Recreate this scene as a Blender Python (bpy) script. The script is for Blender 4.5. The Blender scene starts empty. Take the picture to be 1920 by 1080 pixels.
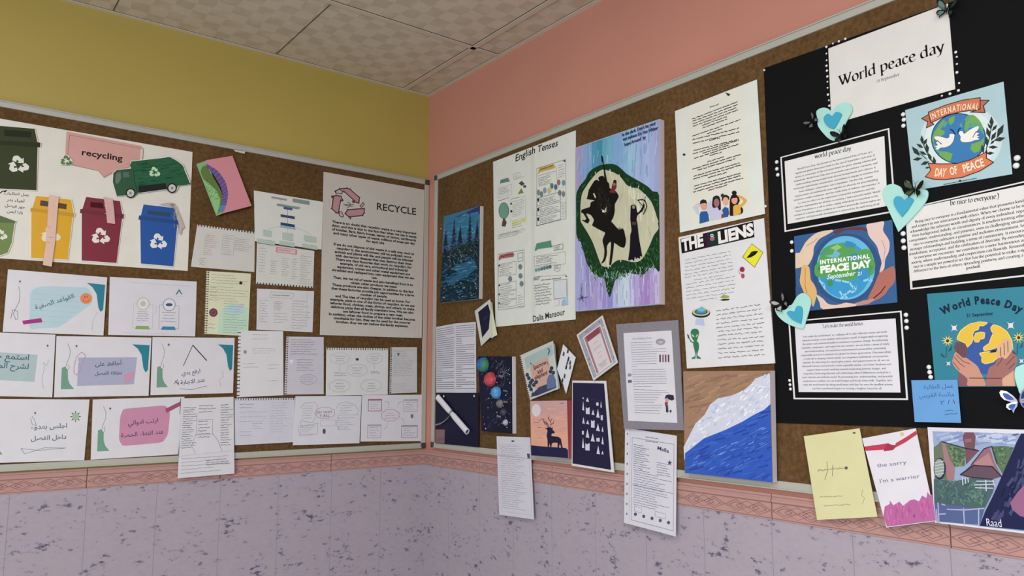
import bpy, math, random, unicodedata
from mathutils import Vector
random.seed(7)
SC = bpy.context.scene
COL = SC.collection
# ------------------------------------------------------------------ camera
UP0 = 0.20                                   # floor lies this far under the survey's zero
F_PX = 1445.09
CAM = Vector((-1.797, -2.981, 1.339 + UP0))
YAW, PITCH, ROLL = 0.6540, 0.1250, 0.001
FW = Vector((math.sin(YAW)*math.cos(PITCH), math.cos(YAW)*math.cos(PITCH), math.sin(PITCH)))
_rt = Vector((math.cos(YAW), -math.sin(YAW), 0)); _up = _rt.cross(FW)
RT = _rt*math.cos(ROLL) + _up*math.sin(ROLL)
UPV = _up*math.cos(ROLL) - _rt*math.sin(ROLL)
cd = bpy.data.cameras.new('camera'); cam = bpy.data.objects.new('camera', cd); COL.objects.link(cam)
cd.sensor_width = 36; cd.lens = F_PX/1920*36; cd.clip_start = 0.05
from mathutils import Matrix
cam.matrix_world = Matrix(((RT.x, UPV.x, -FW.x, CAM.x), (RT.y, UPV.y, -FW.y, CAM.y), (RT.z, UPV.z, -FW.z, CAM.z), (0, 0, 0, 1)))
SC.camera = cam
# ------------------------------------------------------------------ light and exposure
H = 2.674 + UP0
vs = SC.view_settings
SC.display_settings.display_device = 'sRGB'
vs.view_transform = 'Standard'; vs.look = 'None'; vs.gamma = 1.0; vs.use_curve_mapping = False
vs.exposure = 0.0
w = bpy.data.worlds.new('world'); SC.world = w; w.use_nodes = True
w.node_tree.nodes['Background'].inputs[0].default_value = (0.93, 0.97, 1.0, 1)
w.node_tree.nodes['Background'].inputs[1].default_value = 0.34
def area(name, loc, rot, sx, sy, power, colr):
    l = bpy.data.lights.new(name, 'AREA'); l.shape = 'RECTANGLE'; l.size = sx; l.size_y = sy
    l.energy = power; l.color = colr
    o = bpy.data.objects.new(name, l); COL.objects.link(o); o.location = loc; o.rotation_euler = rot
    return o
area('ceiling_lamp', (-2.0, -1.9, H-0.05), (0, 0, 0), 1.2, 0.3, 16, (1.0, 0.98, 0.93))
area('ceiling_lamp', (-2.2, -4.1, H-0.05), (0, 0, 0), 1.2, 0.3, 76, (1.0, 0.98, 0.93))
area('window_light', (-4.2, -3.6, 1.75), (math.radians(90), 0, math.radians(-62)), 1.8, 1.3, 108, (0.92, 0.97, 1.0))

# ------------------------------------------------------------------ materials
def lin(c):
    return c/12.92 if c <= 0.04045 else ((c+0.055)/1.055)**2.4
GAIN = 1.0
MATS = {}
def rgb(hx):
    return [min(0.92, lin(int(hx[i:i+2], 16)/255)*GAIN) for i in (1, 3, 5)]
def M(hx, rough=0.62, var=0.06, scale=18.0, metal=0.0, bump=0.0, name=None):
    key = (hx, rough, var, scale, metal, bump)
    if key in MATS: return MATS[key]
    m = bpy.data.materials.new(name or 'colour_'+hx[1:]); m.use_nodes = True
    nt = m.node_tree; b = nt.nodes['Principled BSDF']
    c = rgb(hx)
    tc = nt.nodes.new('ShaderNodeTexCoord'); no = nt.nodes.new('ShaderNodeTexNoise'); no.inputs['Scale'].default_value = scale
    no.inputs['Detail'].default_value = 3
    nt.links.new(tc.outputs['Object'], no.inputs['Vector'])
    mx = nt.nodes.new('ShaderNodeMix'); mx.data_type = 'RGBA'
    mx.inputs[6].default_value = (*[x*(1-var) for x in c], 1); mx.inputs[7].default_value = (*[min(0.95, x*(1+var)) for x in c], 1)
    nt.links.new(no.outputs['Fac'], mx.inputs[0]); nt.links.new(mx.outputs[2], b.inputs['Base Color'])
    if sum(c) < 0.12: b.inputs['Specular IOR Level'].default_value = 0.12      # matt black card and ink
    b.inputs['Roughness'].default_value = rough; b.inputs['Metallic'].default_value = metal
    if bump:
        bu = nt.nodes.new('ShaderNodeBump'); bu.inputs['Strength'].default_value = bump; bu.inputs['Distance'].default_value = 0.001
        nt.links.new(no.outputs['Fac'], bu.inputs['Height']); nt.links.new(bu.outputs['Normal'], b.inputs['Normal'])
    MATS[key] = m
    return m
def ramp(nt, src, stops):
    r = nt.nodes.new('ShaderNodeValToRGB'); e = r.color_ramp.elements
    while len(e) < len(stops): e.new(0.5)
    for el, (p, c) in zip(e, stops): el.position = p; el.color = (*c, 1)
    nt.links.new(src, r.inputs[0]); return r
def newmat(name):
    m = bpy.data.materials.new(name); m.use_nodes = True
    return m, m.node_tree, m.node_tree.nodes['Principled BSDF']
def cork_mat():
    m, nt, b = newmat('brown_felt_board'); tc = nt.nodes.new('ShaderNodeTexCoord')
    n1 = nt.nodes.new('ShaderNodeTexNoise'); n1.inputs['Scale'].default_value = 75; n1.inputs['Detail'].default_value = 9; n1.inputs['Roughness'].default_value = 0.7
    n2 = nt.nodes.new('ShaderNodeTexNoise'); n2.inputs['Scale'].default_value = 5; n2.inputs['Detail'].default_value = 3
    for n in (n1, n2): nt.links.new(tc.outputs['Object'], n.inputs['Vector'])
    ad = nt.nodes.new('ShaderNodeMath'); ad.operation = 'MULTIPLY_ADD'; ad.inputs[1].default_value = 0.35
    nt.links.new(n2.outputs['Fac'], ad.inputs[0]); nt.links.new(n1.outputs['Fac'], ad.inputs[2])
    r = ramp(nt, ad.outputs[0], [(0.45, rgb('#4c361f')), (0.66, rgb('#5d4429')), (0.88, rgb('#715637'))])
    nt.links.new(r.outputs[0], b.inputs['Base Color']); b.inputs['Roughness'].default_value = 0.92
    b.inputs['Specular IOR Level'].default_value = 0.15
    bu = nt.nodes.new('ShaderNodeBump'); bu.inputs['Strength'].default_value = 0.35; bu.inputs['Distance'].default_value = 0.002
    nt.links.new(n1.outputs['Fac'], bu.inputs['Height']); nt.links.new(bu.outputs['Normal'], b.inputs['Normal'])
    return m
def paint_mat(name, hx):
    m, nt, b = newmat(name); tc = nt.nodes.new('ShaderNodeTexCoord')
    n1 = nt.nodes.new('ShaderNodeTexNoise'); n1.inputs['Scale'].default_value = 260; n1.inputs['Detail'].default_value = 2
    n2 = nt.nodes.new('ShaderNodeTexNoise'); n2.inputs['Scale'].default_value = 1.7
    for n in (n1, n2): nt.links.new(tc.outputs['Object'], n.inputs['Vector'])
    c = rgb(hx)
    r = ramp(nt, n2.outputs['Fac'], [(0.3, [x*0.96 for x in c]), (0.7, [x*1.04 for x in c])])
    nt.links.new(r.outputs[0], b.inputs['Base Color']); b.inputs['Roughness'].default_value = 0.42
    bu = nt.nodes.new('ShaderNodeBump'); bu.inputs['Strength'].default_value = 0.12; bu.inputs['Distance'].default_value = 0.001
    nt.links.new(n1.outputs['Fac'], bu.inputs['Height']); nt.links.new(bu.outputs['Normal'], b.inputs['Normal'])
    return m
def ceiling_mat():
    m, nt, b = newmat('ceiling_tile'); tc = nt.nodes.new('ShaderNodeTexCoord')
    mp = nt.nodes.new('ShaderNodeMapping'); mp.inputs['Rotation'].default_value = (0, 0, math.radians(0))
    nt.links.new(tc.outputs['Object'], mp.inputs['Vector'])
    no = nt.nodes.new('ShaderNodeTexNoise'); no.inputs['Scale'].default_value = 9
    nt.links.new(mp.outputs[0], no.inputs['Vector'])
    mxv = nt.nodes.new('ShaderNodeMix'); mxv.data_type = 'VECTOR'; mxv.inputs[0].default_value = 0.035
    nt.links.new(mp.outputs[0], mxv.inputs[4]); nt.links.new(no.outputs['Color'], mxv.inputs[5])
    ck = nt.nodes.new('ShaderNodeTexChecker'); ck.inputs['Scale'].default_value = 17
    ck.inputs[1].default_value = (*rgb('#d0c5b4'), 1); ck.inputs[2].default_value = (*rgb('#c2b6a4'), 1)
    nt.links.new(mxv.outputs[1], ck.inputs['Vector'])
    vo = nt.nodes.new('ShaderNodeTexVoronoi'); vo.inputs['Scale'].default_value = 17; nt.links.new(mp.outputs[0], vo.inputs['Vector'])
    mx = nt.nodes.new('ShaderNodeMix'); mx.data_type = 'RGBA'; mx.inputs[6].default_value = (*rgb('#d6ccbc'), 1)
    mx.blend_type = 'MIX'
    mr = nt.nodes.new('ShaderNodeMapRange'); mr.inputs[1].default_value = 0.1; mr.inputs[2].default_value = 0.7; mr.inputs[3].default_value = 0.35; mr.inputs[4].default_value = 1
    nt.links.new(vo.outputs['Distance'], mr.inputs[0]); nt.links.new(mr.outputs[0], mx.inputs[0])
    nt.links.new(ck.outputs[0], mx.inputs[7]); nt.links.new(mx.outputs[2], b.inputs['Base Color'])
    b.inputs['Roughness'].default_value = 0.8
    return m
def tile_mat():
    m, nt, b = newmat('speckled_wall_tile'); tc = nt.nodes.new('ShaderNodeTexCoord')
    mp = nt.nodes.new('ShaderNodeMapping'); mp.inputs['Scale'].default_value = (1, 1, 1.9); nt.links.new(tc.outputs['Object'], mp.inputs['Vector'])
    n1 = nt.nodes.new('ShaderNodeTexNoise'); n1.inputs['Scale'].default_value = 42; n1.inputs['Detail'].default_value = 4; n1.inputs['Roughness'].default_value = 0.7
    n2 = nt.nodes.new('ShaderNodeTexNoise'); n2.inputs['Scale'].default_value = 9; n2.inputs['Detail'].default_value = 2
    for n in (n1, n2): nt.links.new(mp.outputs[0], n.inputs['Vector'])
    ad = nt.nodes.new('ShaderNodeMath'); ad.operation = 'MULTIPLY_ADD'; ad.inputs[1].default_value = 0.5
    nt.links.new(n2.outputs['Fac'], ad.inputs[0]); nt.links.new(n1.outputs['Fac'], ad.inputs[2])
    r = ramp(nt, ad.outputs[0], [(0.0, rgb('#b3a9b2')), (0.86, rgb('#a59ba8')), (0.91, rgb('#7d7588')), (0.99, rgb('#57506a'))])
    # grout lines every 20 cm, along each wall
    sx = nt.nodes.new('ShaderNodeSeparateXYZ'); nt.links.new(tc.outputs['Object'], sx.inputs[0])
    s = nt.nodes.new('ShaderNodeMath'); s.operation = 'ADD'; nt.links.new(sx.outputs[0], s.inputs[0]); nt.links.new(sx.outputs[1], s.inputs[1])
    md = nt.nodes.new('ShaderNodeMath'); md.operation = 'PINGPONG'; md.inputs[1].default_value = 0.11; nt.links.new(s.outputs[0], md.inputs[0])
    lt = nt.nodes.new('ShaderNodeMath'); lt.operation = 'LESS_THAN'; lt.inputs[1].default_value = 0.0012; nt.links.new(md.outputs[0], lt.inputs[0])
    mx = nt.nodes.new('ShaderNodeMix'); mx.data_type = 'RGBA'; mx.inputs[7].default_value = (*rgb('#8f8a9a'), 1)
    nt.links.new(lt.outputs[0], mx.inputs[0]); nt.links.new(r.outputs[0], mx.inputs[6]); nt.links.new(mx.outputs[2], b.inputs['Base Color'])
    b.inputs['Roughness'].default_value = 0.22
    return m
CORK = cork_mat()
YELLOW = paint_mat('olive_yellow_wall_paint', '#ad9a50')
PINK = paint_mat('salmon_pink_wall_paint', '#c08475')
CEIL = ceiling_mat(); TILE = tile_mat()
ALU = M('#b3b2aa', 0.4, 0.04, 6, 0.1, name='aluminium_frame'); GREYPL = M('#3e3a3c', 0.5, name='corner_cap_plastic')
BORDER = M('#b58c86', 0.3, 0.05, 40, name='border_tile_glaze'); BORDERL = M('#8d696b', 0.35, 0.05, 30, name='border_relief_line')
PAPER = '#e2e1dc'
# ------------------------------------------------------------------ helpers
def link_mesh(name, verts, faces, mats, midx, parent=None):
    me = bpy.data.meshes.new(name)
    ob = bpy.data.objects.new(name, me); COL.objects.link(ob)
    if parent is not None:
        ob.parent = parent
        off = parent['_o']; ob['_o'] = tuple(off)
        ov = Vector(off); verts = [Vector(v)-ov for v in verts]
    me.from_pydata([tuple(v) for v in verts], [], faces)
    for m in mats: me.materials.append(m)
    me.polygons.foreach_set('material_index', midx)
    me.update()
    return ob
def tag(o, label, cat, group=None, kind=None):
    if label: o['label'] = label
    if cat: o['category'] = cat
    if group: o['group'] = group
    if kind: o['kind'] = kind
    return o
def empty(name, loc, label, cat, group=None):
    e = bpy.data.objects.new(name, None); COL.objects.link(e); e.location = loc; e.empty_display_size = 0.02
    e['_o'] = tuple(loc)
    return tag(e, label, cat, group)
WN = {'L': Vector((0, -1, 0)), 'R': Vector((-1, 0, 0))}
WE = {'L': Vector((1, 0, 0)), 'R': Vector((0, -1, 0))}
def ray(px, py): return FW*F_PX + RT*(px-960) - UPV*(py-540)
def pt(wall, px, py, d=0.0):
    r = ray(px, py); n = WN[wall]
    return CAM + r*((d - CAM.dot(n))/r.dot(n))
def zz(ox, oy, s):
    return lambda *a: [(ox+a[i]/s, oy+a[i+1]/s) for i in range(0, len(a), 2)]
# --- glyph cache for the default font
GL = {}
def glyph(ch, bold):
    k = (ch, bold)
    if k in GL: return GL[k]
    def build(s):
        c = bpy.data.curves.new('g', 'FONT'); c.body = s; c.resolution_u = 2; c.offset = bold
        o = bpy.data.objects.new('g', c); COL.objects.link(o)
        bpy.context.view_layer.update()
        m = bpy.data.meshes.new_from_object(o.evaluated_get(bpy.context.evaluated_depsgraph_get()))
        bpy.data.objects.remove(o); bpy.data.curves.remove(c)
        return m
    def xs(m): 
        x = [v.co.x for v in m.vertices]; return (min(x), max(x)) if x else (0, 0)
    m = build(ch); v = [(p.co.x, p.co.y) for p in m.vertices]; f = [tuple(p.vertices) for p in m.polygons]
    if ch == ' ': adv = 0.28
    else:
        a = build('|'+ch+'|'); b = build('||'); adv = (xs(a)[1]-xs(a)[0]) - (xs(b)[1]-xs(b)[0])
        bpy.data.meshes.remove(a); bpy.data.meshes.remove(b)
    bpy.data.meshes.remove(m)
    GL[k] = (v, f, adv); return GL[k]
PF = {}
for cp in list(range(0xFE80, 0xFEFD)):
    d = unicodedata.decomposition(chr(cp)).split()
    if d: PF[(d[0][1:-1], ''.join(chr(int(x, 16)) for x in d[1:]))] = chr(cp)
def shape_ar(s):
    s = s.replace('\u064b', ''); out = []; i = 0; units = []
    while i < len(s):
        two = s[i:i+2]
        if ('isolated', two) in PF and len(two) == 2: units.append(two); i += 2
        else: units.append(s[i]); i += 1
    def dual(u): return ('initial', u) in PF
    def joins(u): return ('final', u) in PF
    for k, u in enumerate(units):
        prev = k > 0 and dual(units[k-1]) and joins(u)
        nxt = k+1 < len(units) and dual(u) and joins(units[k+1])
        f = 'medial' if prev and nxt else 'final' if prev else 'initial' if nxt else 'isolated'
        out.append(PF.get((f, u), u))
    return ''.join(reversed(out))
# --- a broad-nib serif alphabet: x-height 50, ascender 80, descender -26
SERIF = {
'a': (46, 'M8,42 Q14,51 24,50 Q35,49 35,38 L35,8 Q36,0 44,4|M35,29 Q8,26 8,12 Q8,0 20,0 Q30,1 35,10'),
'b': (54, 'M3,76 L11,79 L11,2|M11,36 Q18,50 30,50 Q47,49 47,26 Q46,1 26,0 Q16,0 11,5'),
'c': (44, 'M38,40 Q34,51 24,50 Q7,48 7,25 Q8,1 25,0 Q34,0 40,10'),
'd': (56, 'M33,76 L43,79 L43,7 Q44,0 52,3|M43,41 Q38,50 27,50 Q7,48 7,24 Q8,1 24,0 Q36,1 43,12'),
'e': (46, 'M8,28 L39,30 Q38,50 24,50 Q7,48 7,24 Q8,1 25,0 Q35,0 41,10'),
'f': (32, 'M34,72 Q28,81 20,78 Q13,74 13,60 L13,0|M4,48 L28,48|M5,0 L23,0'),
'g': (48, 'M24,50 Q8,49 8,35 Q9,20 23,20 Q37,21 37,35 Q36,49 24,50|M36,44 L46,47|M18,20 Q6,12 14,7 Q42,4 42,-9 Q40,-25 22,-25 Q5,-24 6,-12 Q8,-3 16,2'),
'h': (58, 'M3,76 L12,79 L12,0|M12,38 Q22,50 32,50 Q45,50 45,34 L45,0|M4,0 L20,0|M37,0 L54,0'),
'i': (26, 'M4,46 L13,50 L13,0|M4,0 L22,0|M10,66 L15,66|M10,69 L15,69'),
'j': (24, 'M4,46 L13,50 L13,-10 Q12,-24 0,-24|M10,66 L15,66|M10,69 L15,69'),
'k': (54, 'M3,76 L12,79 L12,0|M12,22 L38,48|M22,30 L44,0|M4,0 L20,0|M30,48 L46,48|M38,0 L52,0'),
'l': (26, 'M3,76 L13,79 L13,0|M4,0 L22,0'),
'm': (86, 'M3,46 L12,50 L12,0|M12,38 Q22,50 31,50 Q42,50 42,34 L42,0|M42,38 Q52,50 61,50 Q73,50 73,34 L73,0|M4,0 L20,0|M34,0 L50,0|M65,0 L82,0'),
'n': (58, 'M3,46 L12,50 L12,0|M12,38 Q22,50 32,50 Q45,50 45,34 L45,0|M4,0 L20,0|M37,0 L54,0'),
'o': (52, 'M26,50 Q7,49 7,25 Q8,1 26,0 Q45,1 45,25 Q44,49 26,50'),
'p': (56, 'M3,46 L12,50 L12,-26|M12,38 Q20,50 31,50 Q48,49 48,26 Q47,1 28,0 Q18,0 12,7|M4,-26 L22,-26'),
'q': (54, 'M42,50 L42,-26|M42,40 Q36,50 26,50 Q7,48 7,24 Q8,1 24,0 Q36,1 42,12|M34,-26 L52,-26'),
'r': (38, 'M3,46 L12,50 L12,0|M12,36 Q20,50 30,50 Q34,50 35,45|M4,0 L22,0'),
's': (38, 'M32,40 Q28,51 18,50 Q7,48 8,38 Q10,30 20,27 Q33,23 33,12 Q31,0 18,0 Q8,1 5,12'),
't': (32, 'M14,62 L14,12 Q15,0 28,3|M4,48 L27,48'),
'u': (58, 'M3,48 L12,50 L12,16 Q13,0 26,0 Q38,1 44,13|M34,48 L44,50 L44,6 Q45,0 54,3'),
'v': (48, 'M6,48 L24,2 L42,48|M0,48 L14,48|M36,48 L48,48'),
'w': (72, 'M6,48 L22,2 L37,48 L52,2 L67,48|M0,48 L14,48|M60,48 L73,48'),
'x': (50, 'M7,48 L42,0|M42,48 L7,0|M1,48 L15,48|M35,48 L48,48|M0,0 L14,0|M36,0 L50,0'),
'y': (48, 'M6,48 L25,4|M43,48 L22,-14 Q17,-25 5,-22|M0,48 L14,48|M37,48 L49,48'),
'z': (44, 'M7,38 L8,48 L38,48 L7,1 L38,1 L40,12'),
'W': (96, 'M7,72 L30,1 L52,66|M44,72 L66,1 L90,72|M-2,72 L18,72|M36,72 L56,72|M80,72 L99,72'),
'B': (60, 'M14,72 L14,0|M4,72 L30,72 Q48,70 47,55 Q46,39 28,38|M14,38 L30,38 Q53,36 52,19 Q50,0 28,0 L4,0'),
'P': (56, 'M14,72 L14,0|M4,72 L28,72 Q50,70 50,53 Q49,35 28,35 L14,35|M4,0 L26,0'),
'D': (72, 'M14,72 L14,0|M4,72 L30,72 Q65,70 65,37 Q64,1 30,0 L4,0'),
'S': (50, 'M42,58 Q38,74 24,73 Q10,71 10,56 Q12,44 26,38 Q44,32 43,17 Q41,-1 22,-1 Q10,0 6,16'),
'L': (54, 'M14,72 L14,0 L46,0 L49,14|M4,72 L25,72'),
'T': (62, 'M31,72 L31,0|M4,58 L6,72 L56,72 L58,58|M20,0 L42,0'),
'I': (30, 'M15,72 L15,0|M5,72 L26,72|M5,0 L26,0'),
'E': (56, 'M14,72 L14,0 L46,0 L49,13|M4,72 L45,72 L46,60|M14,38 L38,38|M4,0 L14,0'),
'R': (62, 'M14,72 L14,0|M4,72 L28,72 Q48,70 48,55 Q47,38 26,37 L14,37|M28,37 L54,0 L61,0|M4,0 L24,0'),
'O': (72, 'M36,73 Q8,71 8,36 Q9,0 36,-1 Q64,1 64,36 Q63,71 36,73'),
'Y': (62, 'M6,72 L31,36 L31,0|M56,72 L31,36|M0,72 L18,72|M45,72 L63,72|M20,0 L42,0'),
'A': (66, 'M7,0 L33,73 L60,0|M17,25 L50,25|M0,0 L16,0|M50,0 L68,0'),
'1': (36, 'M8,54 L19,62 L19,0|M9,0 L29,0'), '2': (44, 'M8,48 Q12,62 23,61 Q36,59 35,46 Q33,30 7,1 L38,1 L41,12'),
'.': (22, 'M8,1 L13,1|M8,4 L13,4'), ',': (22, 'M10,3 L11,0 L7,-10'), ':': (22, 'M8,1 L13,1|M8,4 L13,4|M8,40 L13,40|M8,43 L13,43'), "'": (18, 'M9,76 L8,60'),
'"': (30, 'M9,76 L8,60|M20,76 L19,60'), '-': (30, 'M4,24 L25,24'), ')': (30, 'M6,80 Q28,50 24,28 Q22,0 4,-18'), ' ': (26, ''),
}
SG = {}
def serif_glyph(ch, wt):
    k = (ch, wt)
    if k in SG: return SG[k]
    adv, d = SERIF.get(ch, SERIF['o'])
    V, Fc = [], []
    nx, ny = 4.4*wt*math.cos(0.42), 4.4*wt*math.sin(0.42)
    for sub in d.split('|'):
        toks = sub.split(); P = []; i = 0
        while i < len(toks):
            t = toks[i]
            if t[0] in 'ML': P.append(tuple(map(float, t[1:].split(',')))); i += 1
            else:
                c = tuple(map(float, t[1:].split(','))); e = tuple(map(float, toks[i+1].split(','))); s0 = P[-1]
                for j in range(1, 5):
                    q = j/4; P.append(((1-q)**2*s0[0]+2*q*(1-q)*c[0]+q*q*e[0], (1-q)**2*s0[1]+2*q*(1-q)*c[1]+q*q*e[1]))
                i += 2
        for a, b in zip(P, P[1:]):
            dx, dy = b[0]-a[0], b[1]-a[1]; L = math.hypot(dx, dy) or 1; px_, py_ = -dy/L, dx/L
            proj = nx*px_ + ny*py_; mn = 1.3*wt
            ox, oy = nx, ny
            if abs(proj) < mn:
                sgn = 1 if proj >= 0 else -1; ox += px_*(sgn*mn-proj); oy += py_*(sgn*mn-proj)
            n = len(V); V += [(a[0]-ox, a[1]-oy), (b[0]-ox, b[1]-oy), (b[0]+ox, b[1]+oy), (a[0]+ox, a[1]+oy)]; Fc.append((n, n+1, n+2, n+3))
    SG[k] = ([(x/100, y/100) for x, y in V], Fc, adv/100); return SG[k]
def layout(s, font, bold):
    """list of (verts, faces, x offset) and the total advance"""
    out = []; x = 0
    if font == 'ar': s = shape_ar(s)
    for ch in s:
        v, f, a = serif_glyph(ch, bold or 1.0) if font == 'serif' else glyph(ch, bold)
        out.append((v, f, x)); x += a
    return out, x
def smooth(pts):
    """round every corner that is not sharp"""
    n = len(pts); out = []
    for i in range(n):
        a, b, c, e = pts[i-1], pts[i], pts[(i+1) % n], pts[(i+2) % n]
        dl = lambda p, r_: math.hypot(p[0]-r_[0], p[1]-r_[1])
        if dl(b, c) > 2.0*min(dl(a, b), dl(c, e)): out.append(b); continue      # long edges stay straight
        for q in (0.0, 0.34, 0.67):
            w0 = [-0.5*q+q*q-0.5*q**3, 1-2.5*q*q+1.5*q**3, 0.5*q+2*q*q-1.5*q**3, -0.5*q*q+0.5*q**3]
            out.append(tuple(sum(w*p[k] for w, p in zip(w0, (a, b, c, e))) for k in (0, 1)))
    return out
def inside(q, x, y, m=1.2):
    """is the pixel inside the four-cornered outline, m pixels off its edge"""
    for i in range(4):
        (x0, y0), (x1, y1) = q[i], q[(i+1) % 4]; L = math.hypot(x1-x0, y1-y0) or 1
        if ((x1-x0)*(y-y0)-(y1-y0)*(x-x0))/L < m: return False
    return True
def within(poly, margin=0.0):
    """sampler of points inside a polygon, kept off its edge"""
    xs = [p[0] for p in poly]; ys = [p[1] for p in poly]
    def ins(x, y):
        c = False
        for (x0, y0), (x1, y1) in zip(poly, poly[1:]+poly[:1]):
            if (y0 > y) != (y1 > y) and x < (x1-x0)*(y-y0)/(y1-y0)+x0: c = not c
        return c
    def f():
        for _ in range(400):
            x, y = random.uniform(min(xs), max(xs)), random.uniform(min(ys), max(ys))
            if all(ins(x+a, y+b) for a, b in ((-margin, 0), (margin, 0), (0, -margin*0.4), (0, margin*0.4))): return x, y
        return sum(xs)/len(xs), sum(ys)/len(ys)
    return f
def arc_text(s, t, fn, hp, col, bold=0.03):
    """letters one by one along the path fn(q) -> pixel, q from 0 to 1"""
    A = [glyph(c, bold)[2] for c in t]; tot = sum(A); x = 0
    for c, a in zip(t, A):
        if c != ' ': s.text(c, fn((x+0.08*a)/tot), fn((x+0.90*a)/tot), col, 'sans', bold, hp=hp); s.k -= 1
        x += a
    s.k += 2
class Sheet:
    """a flat thing on a wall, given by its four photo corners (TL TR BR BL) and their stand-off from the wall"""
    EPS = 2.5e-5
    def __init__(s, name, wall, quad, d=0.016, th=0.0012, col=PAPER, label=None, cat=None, group=None, parent=None, rough=0.6, side=None, kind=None, blank=False, on=None, lift=0.0006, exact=False):
        s.name, s.wall, s.parent = name, wall, parent
        if not isinstance(d, (list, tuple)): d = [d]*4
        elif len(d) == 2: d = [d[0], d[0], d[1], d[1]]
        c = [pt(wall, *q, dd) for q, dd in zip(quad, d)]
        n = (c[1]-c[0]).cross(c[3]-c[0]).normalized()
        if n.dot(CAM-c[0]) < 0: n = -n
        s.n, s.p0 = n, c[0]
        if on is not None:                      # lies on another sheet
            s.n, s.p0 = on.n, on.p0 + on.n*lift; n = s.n; c = [s.hit(*q) for q in quad]
        elif not exact: c[2] = s.hit(*quad[2])
        s.c = c; s.V, s.Fc, s.mi, s.mats, s.k = [], [], [], [], 0
        s.meta = (label, cat, group, kind); s.rough = rough; s.quad = quad
        s.e = (c[1]-c[0]).normalized(); s.u = n.cross(s.e); 
        if s.u.z < 0: s.u = -s.u
        if exact:
            B = [p - n*th for p in c]; s.raw(c+B, [(0, 1, 2, 3), (7, 6, 5, 4), (0, 4, 5, 1), (1, 5, 6, 2), (2, 6, 7, 3), (3, 7, 4, 0)], col)
        elif not blank: s.prism(quad, col, th, side=side)
    def m(s, col, **kw):
        mt = col if isinstance(col, bpy.types.Material) else M(col, kw.get('rough', s.rough))
        if mt not in s.mats: s.mats.append(mt)
        return s.mats.index(mt)
    def hit(s, px, py, lift=0.0):
        r = ray(px, py); p0 = s.p0 + s.n*lift
        return CAM + r*((p0-CAM).dot(s.n)/r.dot(s.n))
    def lay(s, step=1): s.k += step; return s.n*(s.k*s.EPS)
    def uv(s, a, b):
        """quad-relative point (a right 0..1, b down 0..1) -> pixel"""
        q = s.quad; t = [(q[0][i]*(1-a)+q[1][i]*a)*(1-b) + (q[3][i]*(1-a)+q[2][i]*a)*b for i in (0, 1)]
        return tuple(t)
    def raw(s, P, faces, col):
        n = len(s.V); s.V += P; i = s.m(col)
        for f in faces: s.Fc.append(tuple(n+j for j in f)); s.mi.append(i)
    def prism(s, pts, col, th, lift=0.0, side=None):
        P = [s.hit(*p) + s.n*(s.k*s.EPS+lift) for p in pts]; B = [p - s.n*th for p in P]; N = len(P)
        s.raw(P+B, [tuple(range(N))], col)
        n = len(s.V)-2*N; i = s.m(side or col)
        for j in range(N):
            q = (j+1) % N; s.Fc.append((n+j, n+q, n+N+q, n+N+j)); s.mi.append(i)
        s.Fc.append(tuple(n+N+j for j in reversed(range(N)))); s.mi.append(i)
    def poly(s, pts, col, step=1, sm=None):
        if sm or (sm is None and len(pts) >= 9): pts = smooth(pts)
        o = s.lay(step); s.raw([s.hit(*p)+o for p in pts], [tuple(range(len(pts)))], col)
    def rect(s, a0, b0, a1, b1, col):
        s.poly([s.uv(a0, b0), s.uv(a1, b0), s.uv(a1, b1), s.uv(a0, b1)], col)
    def line(s, pts, w, col, closed=False, step=1):
        """ribbon of width w mm"""
        o = s.lay(step); P = [s.hit(*p)+o for p in pts]
        if closed: P.append(P[0])
        V, Fc = [], []
        for a, b in zip(P, P[1:]):
            t = b-a
            if t.length < 1e-6: continue
            t.normalize(); q = s.n.cross(t)*(w/2000); x = t*(w/4000)
            n = len(V); V += [a-q-x, b-q+x, b+q+x, a+q-x]; Fc.append((n, n+1, n+2, n+3))
        s.raw(V, Fc, col)
    def frame(s, a0, b0, a1, b1, w, col):
        s.line([s.uv(a0, b0), s.uv(a1, b0), s.uv(a1, b1), s.uv(a0, b1)], w, col, True)
    def ell(s, cx, cy, rx, ry, col, rot=0, N=22, a0=0, a1=360):
        o = s.lay(); c = s.hit(cx, cy); A = s.hit(cx+rx, cy)-c; B = s.hit(cx, cy-ry)-c
        P = []
        for i in range(N):
            t = math.radians(a0+(a1-a0)*i/N); x, y = math.cos(t), math.sin(t)
            cr, sr = math.cos(rot), math.sin(rot); x, y = x*cr-y*sr, x*sr+y*cr
            P.append(c+A*x+B*y+o)
        s.raw(P, [tuple(range(N))], col)
    def ring(s, cx, cy, rx, ry, w, col, N=24):
        s.line([(cx+rx*math.cos(6.2832*i/N), cy+ry*math.sin(6.2832*i/N)) for i in range(N)], w, col, True)
    def recyc(s, cx, cy, r, col, rot=0.0, tilt=None):
        """three chasing arrows, r = half height in photo pixels"""
        o = s.lay(); c = s.hit(cx, cy); R = (s.hit(cx, cy-r)-c).length
        arm = [(-0.36, 0.50), (-0.20, 0.80), (-0.10, 0.87), (0.16, 0.87), (0.25, 0.80), (0.43, 0.48), (0.60, 0.57), (0.47, 0.05), (-0.02, 0.21), (0.14, 0.31), (0.02, 0.50), (-0.11, 0.27)]
        for k in range(3):
            a = k*2.0944+rot; ca, sa = math.cos(a), math.sin(a)
            P = [c+o+s.e*((x*ca-y*sa)*R)+s.u*((x*sa+y*ca)*R) for x, y in arm]
            s.raw(P, [tuple(range(12))], col)
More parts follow.
